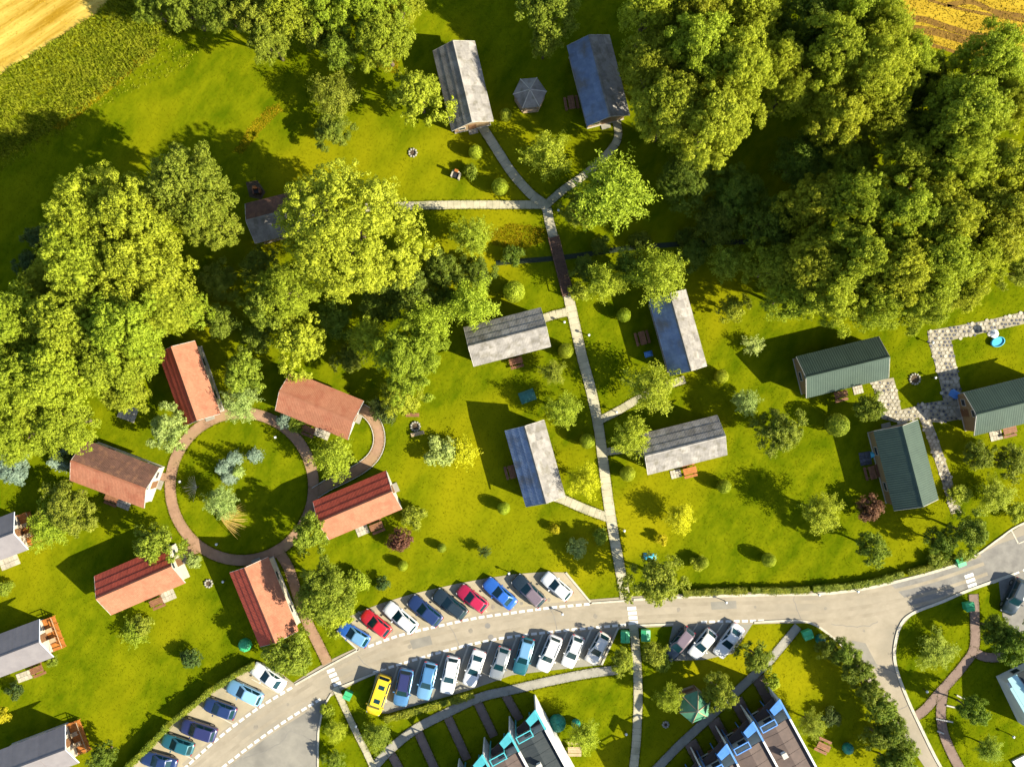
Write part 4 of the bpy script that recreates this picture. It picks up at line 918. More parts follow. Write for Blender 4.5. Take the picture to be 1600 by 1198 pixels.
bin_box('green waste container left of the path below the zebra crossing', 977, 995, 90); bin_box('green waste container right of the path below the zebra crossing', 1009, 993, 90)
bin_box('green waste container beside the road bend', 1263, 992, 20, 1.1); bin_box('green waste container on the grass beside the brown path', 1516, 948, 10, 1.0)
bin_box('green waste container at the upper end of the right zebra crossing', 1502, 878, 20, .95); bin_box('pale green waste container at the left zebra crossing', 543, 1087, -25, .9, .9)
def dome(label, px, py, R, h, m, name='water_tank'):
    c = W(px, py, h * .6); root = empty(name, (c.x, c.y, 0)); tag(root, label, 'tank')
    MB().lathe([(R * .9, 0), (R, h * .15), (R, h * .55), (R * .86, h * .78), (R * .55, h * .93), (R * .18, h)], 20).build('body', M[m], root, smooth=50)
    MB().lathe([(R * .24, 0), (R * .24, .10), (R * .16, .14)], 12, (0, 0, h - .02)).build('cap', M[m], root)
    for k in range(8): MB().tube([(R * math.cos(k * math.pi / 4) * f, R * math.sin(k * math.pi / 4) * f, z) for f, z in ((1.0, h * .18), (1.01, h * .55), (.88, h * .79), (.57, h * .94))], [.035] * 4, 5).build('rib', M[m], root)
dome('round green tank beside the bright red roofed cabin', 382, 1008, .78, 1.2, 'bin_green'); dome('large round teal tank on the lawn beside the turquoise terrace', 871, 1131, 1.0, 1.7, 'teal')
dome('small dark teal tank behind the large teal one', 900, 1131, .55, 1.0, 'teal'); dome('small teal tank behind the blue terrace', 1326, 1170, .65, 1.1, 'teal'); dome('teal tank beside the waste container at the road bend', 1283, 999, .6, 1.0, 'teal')
# umbrella, tarp and pool things
def parasol(label, px, py, R, h, m):
    c = W(px, py, h); root = empty('parasol', (c.x, c.y, 0)); tag(root, label, 'parasol')
    for k in range(8):
        t0, t1 = k * math.pi / 4, (k + 1) * math.pi / 4
        MB().add([(0, 0, h), (R * math.cos(t0), R * math.sin(t0), h - .35), (R * math.cos(t1), R * math.sin(t1), h - .35), (0, 0, h - .03), (R * math.cos(t0), R * math.sin(t0), h - .38), (R * math.cos(t1), R * math.sin(t1), h - .38)], [(0, 1, 2), (5, 4, 3), (1, 4, 5, 2)]).build('canopy_panel', M[m], root)
    MB().tube([(0, 0, 0), (0, 0, h + .1)], [.03, .025], 8).build('pole', M['metal_light'], root); MB().lathe([(.3, 0), (.3, .06), (.06, .1)], 12).build('base', M['concrete'], root)
parasol('white parasol next to the blue basin on the right-hand lawn', 1556, 521, .55, 1.5, 'plastic_white')
def basin(label, px, py, R, m, mi, sq=1.0):
    c = W(px, py, .3); root = empty('paddling_basin', (c.x, c.y, 0), .35); tag(root, label, 'basin')
    prof = [(R * .9, 0), (R, .12), (R, .42), (R * .9, .46), (R * .86, .40), (R * .84, .14)]
    o = MB().lathe(prof, 20).build('rim', M[m], root); o.scale = (1, sq, 1)
    o = MB().lathe([(R * .85, .26), (R * .85, .30)], 18).build('water', M[mi], root); o.scale = (1, sq, 1)
basin('bright blue paddling basin under the white parasol', 1559, 534, .85, 'plastic_blue', 'plastic_blue', .7)
def tarp(label, px, py, w, d, deg, m):
    c = W(px, py, .4); r = random.Random(int(px)); n = 5; mb = MB()
    for i in range(n):
        for j in range(n): mb.v.append(((i / (n - 1) - .5) * w, (j / (n - 1) - .5) * d, .42 + r.uniform(-.05, .06) - (.38 if i in (0, n - 1) or j in (0, n - 1) else 0)))
    for i in range(n - 1):
        for j in range(n - 1): a = i * n + j; mb.f.append((a, a + n, a + n + 1, a + 1))
    o = mb.build('tarpaulin', M[m], smooth=60); o.location = (c.x, c.y, 0); o.rotation_euler = (0, 0, math.radians(deg)); tag(o, label, 'tarpaulin')
tarp('teal tarpaulin lying over a low pile on the lawn', 824, 619, 1.9, 1.4, 20, 'tarp'); tarp('small blue tarpaulin between the picnic table and the grey cabin', 1014, 553, 1.0, .7, 15, 'blue')
tarp('pale blue tarpaulin half under the roadside tree', 1016, 870, 1.6, .8, -5, 'plastic_blue'); tarp('blue tarpaulin on the cobbles beside the right-hand green cabin', 1494, 616, 1.4, 1.0, -30, 'blue'); tarp('pale blue tarpaulin beside the upright green cabin', 1367, 710, .8, .7, 10, 'plastic_blue')
def grill(label, px, py, deg, m='stone_pale', s=1.0):
    c = W(px, py, .8); root = empty('brick_grill', (c.x, c.y, 0), math.radians(deg)); tag(root, label, 'grill')
    for a in (-1, 1): MB().box((a * .45 * s, 0, .45), (.16, .8 * s, .9)).build('side_wall', M[m], root)
    MB().box((0, .34 * s, .62), (.72 * s, .14, 1.24)).build('back_wall', M[m], root); MB().box((0, -.05, .72), (.74 * s, .6 * s, .04)).build('grate', M['metal_dark'], root)
    MB().box((0, .34 * s, 1.45), (.4, .3, .4)).build('chimney', M['wood_orange'], root)
grill('pale brick grill with red chimney on the lawn below the top cabin', 712, 273, -20); grill('brick grill near the chestnut soil patch beside the hidden cabin', 400, 298, 10, 'wood_brown', .8)
def garden_lamp(label, px, py, h=.9):
    c = W(px, py); root = empty('garden_lamp', (c.x, c.y, 0)); tag(root, label, 'lamp', 'low garden lamps')
    MB().tube([(0, 0, 0), (0, 0, h)], [.06, .05], 8).build('post', M['metal_dark'], root); MB().lathe([(.05, 0), (.15, .05), (.16, .18), (.08, .28)], 10, (0, 0, h)).build('lamp_head', M['plastic_white'], root, smooth=50)
for lab, x, y in [('white headed garden lamp right of the path above the road', 974, 827), ('white headed garden lamp on the road edge by the white hatchback', 878, 956), ('small lamp on the kerb left of the roadside hedge', 1132, 938), ('small lamp on the road edge at the middle of the hedge', 1276, 926), ('small lamp on the road edge at the right part of the hedge', 1336, 921), ('white headed garden lamp inside the ring path near its bottom', 342, 848), ('white headed garden lamp inside the ring path near its left', 285, 751), ('white headed garden lamp inside the ring path near its top right', 433, 682), ('garden lamp on the lawn beside the foot bridge', 872, 331), ('garden lamp right of the path beside the bridge cabin', 919, 524), ('garden lamp left of the path below the bridge cabin branch', 881, 504), ('garden lamp beside the side path of the tree cabin', 962, 643), ('white headed lamp left of the cobbled path corner', 1452, 536), ('lamp on the lawn near the cobbled crossing', 1456, 590), ('white headed lamp beside the brown path', 1443, 1076), ('lamp post on the lawn between path and turquoise terrace', 977, 1142), ('white lamp in the lawn at the lower right corner', 1577, 1146), ('lamp above the upper parking row by the bright blue saloon', 795, 893), ('lamp beside the round tank cabin garden', 352, 906), ('lamp by the narrow path at the left zebra crossing', 558, 1130)]:
    garden_lamp(lab, x, y)

# ------------------------------------------------------------------ vegetation
def unit_dirs(r, n, zmin=-1.0):
    z = r.uniform(zmin, 1, n); t = r.uniform(0, 2 * np.pi, n); q = np.sqrt(1 - z * z)
    return np.stack([q * np.cos(t), q * np.sin(t), z], 1)
def norm(a): return a / np.maximum(np.linalg.norm(a, axis=1, keepdims=True), 1e-6)
ICO = None
def ico():
    global ICO
    if ICO is None:
        t = (1 + 5 ** .5) / 2
        v = norm(np.array([(-1, t, 0), (1, t, 0), (-1, -t, 0), (1, -t, 0), (0, -1, t), (0, 1, t), (0, -1, -t), (0, 1, -t), (t, 0, -1), (t, 0, 1), (-t, 0, -1), (-t, 0, 1)], float))
        f = np.array([(0, 11, 5), (0, 5, 1), (0, 1, 7), (0, 7, 10), (0, 10, 11), (1, 5, 9), (5, 11, 4), (11, 10, 2), (10, 7, 6), (7, 1, 8), (3, 9, 4), (3, 4, 2), (3, 2, 6), (3, 6, 8), (3, 8, 9), (4, 9, 5), (2, 4, 11), (6, 2, 10), (8, 6, 7), (9, 8, 1)])
        ICO = (v, f)
    return ICO
def leaves_at(r, pos, nrm, size, aspect=.55):
    """Diamond leaves of two triangles at pos, facing nrm."""
    n = len(pos); up = norm(r.normal(size=(n, 3))); t = norm(np.cross(nrm, up)); b = np.cross(nrm, t)
    s = (size * r.uniform(.65, 1.3, n))[:, None]
    v = np.stack([pos - t * s, pos + b * s * aspect + nrm * s * .12, pos + t * s, pos - b * s * aspect + nrm * s * .12], 1).reshape(-1, 3)
    i = np.arange(n)[:, None] * 4
    return v, np.concatenate([i + np.array([[0, 1, 2]]), i + np.array([[0, 2, 3]])], 0)
def crown_mesh(name, seed, R, Hc, z0, nl, lr, nsub, sr, nleaf, ls, rag=.18, aspect=.55, zmin=-.25, core=.42):
    r = np.random.default_rng(seed); V = []; F = []; off = 0
    k = np.arange(nl) + .5; z = 1 - (1 - zmin) * k / nl; th = np.pi * (1 + 5 ** .5) * k + r.uniform(0, 6)
    q = np.sqrt(np.maximum(0, 1 - z * z)); d = norm(np.stack([q * np.cos(th), q * np.sin(th), z], 1) + r.normal(size=(nl, 3)) * .16)
    lrad = lr * r.uniform(.65, 1.3, nl); ext = r.uniform(1 - rag * 1.6, 1 + rag * .5, nl)
    # slow bulges so that the outline is not round
    ph = r.uniform(0, 6.28, 3); az = np.arctan2(d[:, 1], d[:, 0])
    ext *= 1 + rag * .8 * (np.sin(2 * az + ph[0]) * .5 + np.sin(3 * az + ph[1]) * .5)
    sx = np.maximum(.05, R * ext - lrad * .85)[:, None]; c = np.concatenate([d[:, :2] * sx, (z0 + Hc / 2 + d[:, 2] * np.maximum(.05, Hc / 2 * (.85 + .15 * ext) - lrad * .7))[:, None]], 1)
    inner = max(2, nl // 6); ci = unit_dirs(r, inner) * np.array([R * .4, R * .4, Hc * .22]) + np.array([0, 0, z0 + Hc * .58])
    c = np.concatenate([c, ci]); lrad = np.concatenate([lrad, np.full(inner, lr * 1.15)]); d = np.concatenate([d, np.tile([[0, 0, 1.0]], (inner, 1))])
    for j in range(len(c)):
        sd_ = unit_dirs(r, nsub * 2); w = sd_ @ d[j] * .6 + sd_[:, 2] * .5; sd_ = sd_[np.argsort(-w + r.uniform(0, .7, len(w)))[:nsub]]
        sp = c[j] + sd_ * (lrad[j] * r.uniform(.60, 1.28, nsub))[:, None] * np.array([1, 1, .85])
        srv = np.repeat(sr * r.uniform(.6, 1.4, nsub), nleaf); ld = unit_dirs(r, nsub * nleaf); base = np.repeat(sp, nleaf, 0); sn = np.repeat(sd_, nleaf, 0)
        pos = base + ld * (srv * r.uniform(.65, 1.08, nsub * nleaf))[:, None]
        nr = norm(sn * .45 + ld * 1.0 + np.array([0, 0, .1]) + r.normal(size=ld.shape) * .28)
        v, f = leaves_at(r, pos, nr, ls, aspect); V.append(v); F.append(f + off); off += len(v)
        iv, if_ = ico(); V.append(c[j] + iv * lrad[j] * core * r.uniform(.85, 1.15, (12, 1))); F.append(if_ + off); off += 12
    return np_mesh(name, np.concatenate(V), np.concatenate(F))
def shoot_mesh(name, seed, R, Hc, z0, ns, nleaf, ls, aspect=.42, low=.3):
    """A loose crown: leaves strung along shoots that arch outwards."""
    r = np.random.default_rng(seed); d = unit_dirs(r, ns, -.25); az = np.arctan2(d[:, 1], d[:, 0]); ph = r.uniform(0, 6.28, 2)
    ext = r.uniform(.62, 1.12, ns) * (1 + .14 * np.sin(3 * az + ph[0]) + .10 * np.sin(5 * az + ph[1]))
    o = np.stack([np.zeros(ns), np.zeros(ns), z0 + Hc * r.uniform(.15, .6, ns)], 1); tip = d * np.array([R, R, Hc / 2]) * ext[:, None] + np.array([0, 0, z0 + Hc / 2])
    t = r.uniform(low, 1, (ns, nleaf)) ** .8; sp = (.05 + .075 * (1 - t)) * R
    pos = o[:, None] + (tip - o)[:, None] * t[..., None] + np.array([0, 0, 1.0]) * (.13 * R * np.sin(np.pi * t))[..., None] + r.normal(size=(ns, nleaf, 3)) * sp[..., None]
    nr = norm((np.repeat(d, nleaf, 0) * .45 + np.array([0, 0, .35]) + r.normal(size=(ns * nleaf, 3)) * .55)); v, f = leaves_at(r, pos.reshape(-1, 3), nr, ls, aspect)
    return np_mesh(name, v, f)
def trunk_mesh(name, seed, R, H, r0):
    r = random.Random(seed); mb = MB(); zb = H * .30
    mb.tube([(0, 0, -.1), (r.uniform(-.05, .05) * R, r.uniform(-.05, .05) * R, zb * .6), (r.uniform(-.08, .08) * R, r.uniform(-.08, .08) * R, zb), (r.uniform(-.1, .1) * R, r.uniform(-.1, .1) * R, H * .8)], [r0 * 1.3, r0 * .9, r0 * .75, r0 * .12], 8)
    for k in range(7):
        a = k * 2.4 + r.uniform(-.4, .4); e = r.uniform(.45, .75) * R; z1 = H * r.uniform(.5, .8); z_ = zb * r.uniform(.7, 1.3)
        mb.tube([(0, 0, z_), (math.cos(a) * e * .45, math.sin(a) * e * .45, z_ + (z1 - z_) * .55), (math.cos(a) * e, math.sin(a) * e, z1)], [r0 * .45, r0 * .3, r0 * .08], 6)
    return mb.mesh(name, 50)
PROTO = {}
for i in range(5):
    PROTO['big', i] = (crown_mesh('crown_big', 100 + i, 5.0, 9.4, 3.4, (62, 70, 56, 78, 64)[i], (1.10, .95, 1.25, .85, 1.1)[i], (34, 36, 42, 32, 44)[i], (.25, .22, .22, .24, .19)[i], (24, 21, 21, 21, 17)[i], (.10, .09, .085, .10, .09)[i], rag=(.26, .30, .18, .34, .28)[i]), trunk_mesh('trunk_big', i, 5.0, 12.5, .32), 5.0, 12.8)
for i in range(4):
    PROTO['mid', i] = (crown_mesh('crown_mid', 200 + i, 2.75, 5.9, .7, 34, .60, 18, .22, 22, .095, rag=.32), trunk_mesh('trunk_mid', 20 + i, 2.7, 6.5, .16), 2.7, 6.7)
for i in range(3):
    PROTO['airy', i] = (shoot_mesh('crown_airy', 300 + i, 2.75, 5.9, .6, 130, 66, .115), trunk_mesh('trunk_airy', 40 + i, 2.7, 6.4, .15), 2.7, 6.6)
for i in range(3):
    PROTO['small', i] = (crown_mesh('crown_small', 400 + i, 1.2, 1.7, .15, 12, .42, 18, .17, 12, .085, rag=.25), trunk_mesh('trunk_small', 60 + i, 1.2, 1.6, .06), 1.2, 1.85)
for i in range(2):
    PROTO['spiky', i] = (shoot_mesh('crown_spiky', 500 + i, 1.25, 1.8, .15, 60, 40, .085, .34, .15), trunk_mesh('trunk_spiky', 70 + i, 1.2, 1.6, .05), 1.2, 1.95)
def ball_mesh(name, seed, R, H):
    r = np.random.default_rng(seed); d = unit_dirs(r, 2600, -.85); bump = 1 + .03 * np.sin(d[:, :1] * 9 + seed) * np.sin(d[:, 1:2] * 8)
    pos = d * np.array([R, R, H / 2]) * bump * r.uniform(.93, 1.03, (len(d), 1)) + np.array([0, 0, H / 2]); n = norm(d + r.normal(size=d.shape) * .35)
    v, f = leaves_at(r, pos, n, .055); iv, if_ = ico()
    return np_mesh(name, np.concatenate([v, iv * np.array([R, R, H / 2]) * .9 + np.array([0, 0, H / 2])]), np.concatenate([f, if_ + len(v)]))
for i in range(2): PROTO['ball', i] = (ball_mesh('crown_ball', 600 + i, .8, 1.6), trunk_mesh('trunk_ball', 80 + i, .5, .9, .05), .8, 1.6)
def conifer_mesh(name, seed, R, H, tiers=11):
    r = np.random.default_rng(seed); P = []; Nn = []
    for k in range(tiers):
        f = k / (tiers - 1); z = .25 + f * (H - .35); rad = R * (1 - f) ** .85 + .06; nb = max(4, int(13 * (1 - f * .65))); a0 = r.uniform(0, 6.28)
        for b in range(nb):
            a = a0 + 2 * np.pi * b / nb + r.uniform(-.15, .15); L = rad * r.uniform(.8, 1.1); m = max(5, int(34 * L / R)); t = r.uniform(.12, 1, m)
            sp = (.10 + .14 * (1 - t)) * rad
            x = np.cos(a) * L * t - np.sin(a) * r.normal(size=m) * sp * .8; y = np.sin(a) * L * t + np.cos(a) * r.normal(size=m) * sp * .8
            P.append(np.stack([x, y, z - .22 * L * t + .10 * r.normal(size=m) * rad * .4], 1)); Nn.append(np.tile([[np.cos(a) * .35, np.sin(a) * .35, 1.0]], (m, 1)))
    P = np.concatenate(P); Nn = norm(np.concatenate(Nn) + r.normal(size=P.shape) * .45); v, f = leaves_at(r, P, Nn, .11, .38)
    return np_mesh(name, v, f)
for i in range(2): PROTO['conifer', i] = (conifer_mesh('crown_conifer', 700 + i, 1.3, 3.4), trunk_mesh('trunk_conifer', 90 + i, .2, 3.2, .09), 1.3, 3.4)
COUNT = {}
def plant(label, px, py, rpx, h=None, m='leaf_green', proto=None, group=None, cat=None, flat=1.0, name=None):
    """A tree or shrub whose crown shows at (px, py) with radius rpx in the photograph."""
    if proto is None: proto = 'big' if rpx > 42 else 'mid' if rpx > 18 else 'small'
    nv = sum(1 for k in PROTO if k[0] == proto); i = COUNT.get(proto, RND.randrange(nv)); COUNT[proto] = i + 1
    if rpx > 100: i = 2
    crown, trunk, R0, H0 = PROTO[proto, i % nv]
    h = h or {'big': 9.0, 'mid': 4.6, 'airy': 4.6, 'small': 1.7, 'spiky': 1.9, 'ball': 1.6, 'conifer': 3.2}[proto]
    h *= {'small': 1.15, 'spiky': 1.15, 'ball': 1.0}.get(proto, 1.4)
    hc = h * .62; c = W(px, py, hc); R = rpx / PXM * (CAM_H - hc) / CAM_H
    shrub = proto in ('small', 'spiky', 'ball')
    root = empty(name or {'ball': 'clipped_bush', 'conifer': 'conifer', 'small': 'shrub', 'spiky': 'shrub'}.get(proto, 'tree'), (c.x, c.y, 0), RND.uniform(0, 6.28)); root.scale = (R / R0, R / R0 * flat, h / H0)
    tag(root, label, cat or ('shrub' if shrub else 'tree'), group)
    link('trunk', trunk, M['bark'], root); link('crown', crown, M[m], root); return root
ORD = ['leftmost', 'second', 'third', 'fourth', 'fifth', 'sixth', 'seventh', 'eighth', 'ninth', 'tenth']
def rows(prefix, rws, group, word):
    for rn, (rname, items) in enumerate(rws):
        items = sorted(items)
        for i, (x, y, r_, h, m) in enumerate(items):
            lab = f'{ORD[i]} {"" if i == 0 else "from left "}of the {len(items)} {word} in the {rname} of the {prefix}' if len(items) > 1 else f'single {word[:-1]} in the {rname} of the {prefix}'
            plant(lab, x, y, r_, h, m, group=group, proto='big' if r_ > 30 else 'mid')
g_, l_, d_ = 'leaf_wood', 'leaf_wood', 'leaf_deep'
rows('right-hand wood', [
    ('top row', [(1012, 22, 46, 12, g_), (1085, 12, 52, 13, g_), (1165, 30, 50, 12, g_), (1255, 45, 50, 11, d_), (1330, 20, 56, 13, g_), (1365, 55, 48, 13, g_)]),
    ('back row', [(1455, 170, 46, 9, d_), (1442, 118, 34, 8, d_), (1470, 235, 40, 9, d_), (1425, 215, 38, 9, d_)]),
    ('second row', [(1018, 112, 50, 11, g_), (1085, 88, 60, 14, g_), (1148, 122, 60, 14, g_), (1205, 105, 42, 12, g_), (1290, 92, 56, 14, g_), (1362, 122, 58, 14, g_), (1410, 105, 42, 12, g_), (1530, 112, 62, 13, g_)]),
    ('third row', [(1045, 178, 60, 13, g_), (1110, 200, 64, 14, g_), (1228, 150, 36, 11, g_), (1305, 190, 50, 12, g_), (1372, 190, 42, 11, g_), (1495, 190, 66, 14, g_), (1560, 170, 42, 13, g_)]),
    ('fourth row', [(1070, 285, 44, 6, d_), (1145, 300, 44, 6, d_), (1250, 255, 46, 7, d_), (1318, 255, 45, 8, g_), (1400, 262, 50, 12, g_), (1480, 262, 58, 14, g_), (1555, 275, 66, 14, g_)]),
    ('fifth row', [(1120, 345, 40, 5, d_), (1200, 350, 44, 7, d_), (1262, 320, 46, 11, g_), (1325, 325, 54, 13, g_), (1395, 345, 60, 14, g_), (1462, 350, 62, 14, g_), (1545, 345, 70, 14, l_)]),
    ('sixth row', [(1208, 420, 44, 8, g_), (1262, 410, 48, 12, g_), (1325, 405, 58, 14, g_), (1392, 425, 60, 14, g_), (1450, 415, 60, 14, l_), (1505, 405, 46, 13, l_)]),
    ('bottom row', [(1232, 465, 40, 8, g_), (1292, 462, 50, 11, g_), (1360, 470, 46, 11, l_), (1435, 465, 50, 12, l_), (1490, 455, 42, 11, l_)])],
    'trees of the right-hand wood', 'trees')
g_, l_ = 'leaf_green', 'leaf_lime'
rows('left wood', [
    ('top row', [(150, 330, 62, 12, l_), (215, 345, 68, 13, l_), (300, 300, 72, 12, g_), (335, 350, 44, 10, g_)]),
    ('second row', [(75, 445, 40, 7, l_), (140, 400, 70, 12, l_), (225, 420, 74, 12, l_)]),
    ('third row', [(35, 505, 56, 10, l_), (125, 500, 66, 11, l_), (205, 510, 70, 12, l_), (252, 482, 50, 10, l_), (300, 482, 30, 6, l_)]),
    ('fourth row', [(25, 585, 58, 10, l_), (100, 580, 66, 11, l_), (185, 555, 60, 10, l_), (222, 556, 34, 8, l_)]),
    ('bottom row', [(25, 680, 46, 7, l_), (105, 660, 52, 7, l_), (60, 630, 44, 7, l_), (200, 612, 36, 6, l_)])],
    'trees of the left wood', 'trees')
rows('upper meadow edge', [
    ('upper row', [(235, 8, 28, 6, g_), (290, 12, 40, 8, g_), (345, 5, 48, 9, d_), (398, 18, 50, 9, g_), (455, 12, 52, 10, l_), (515, 8, 46, 10, l_), (575, 10, 52, 10, l_), (622, 5, 36, 8, l_)]),
    ('lower row', [(420, 62, 36, 8, g_), (497, 55, 30, 7, g_), (535, 80, 32, 7, g_), (600, 66, 46, 9, l_)])],
    'trees along the upper meadow', 'trees')
TG = 'garden trees among the cabins'
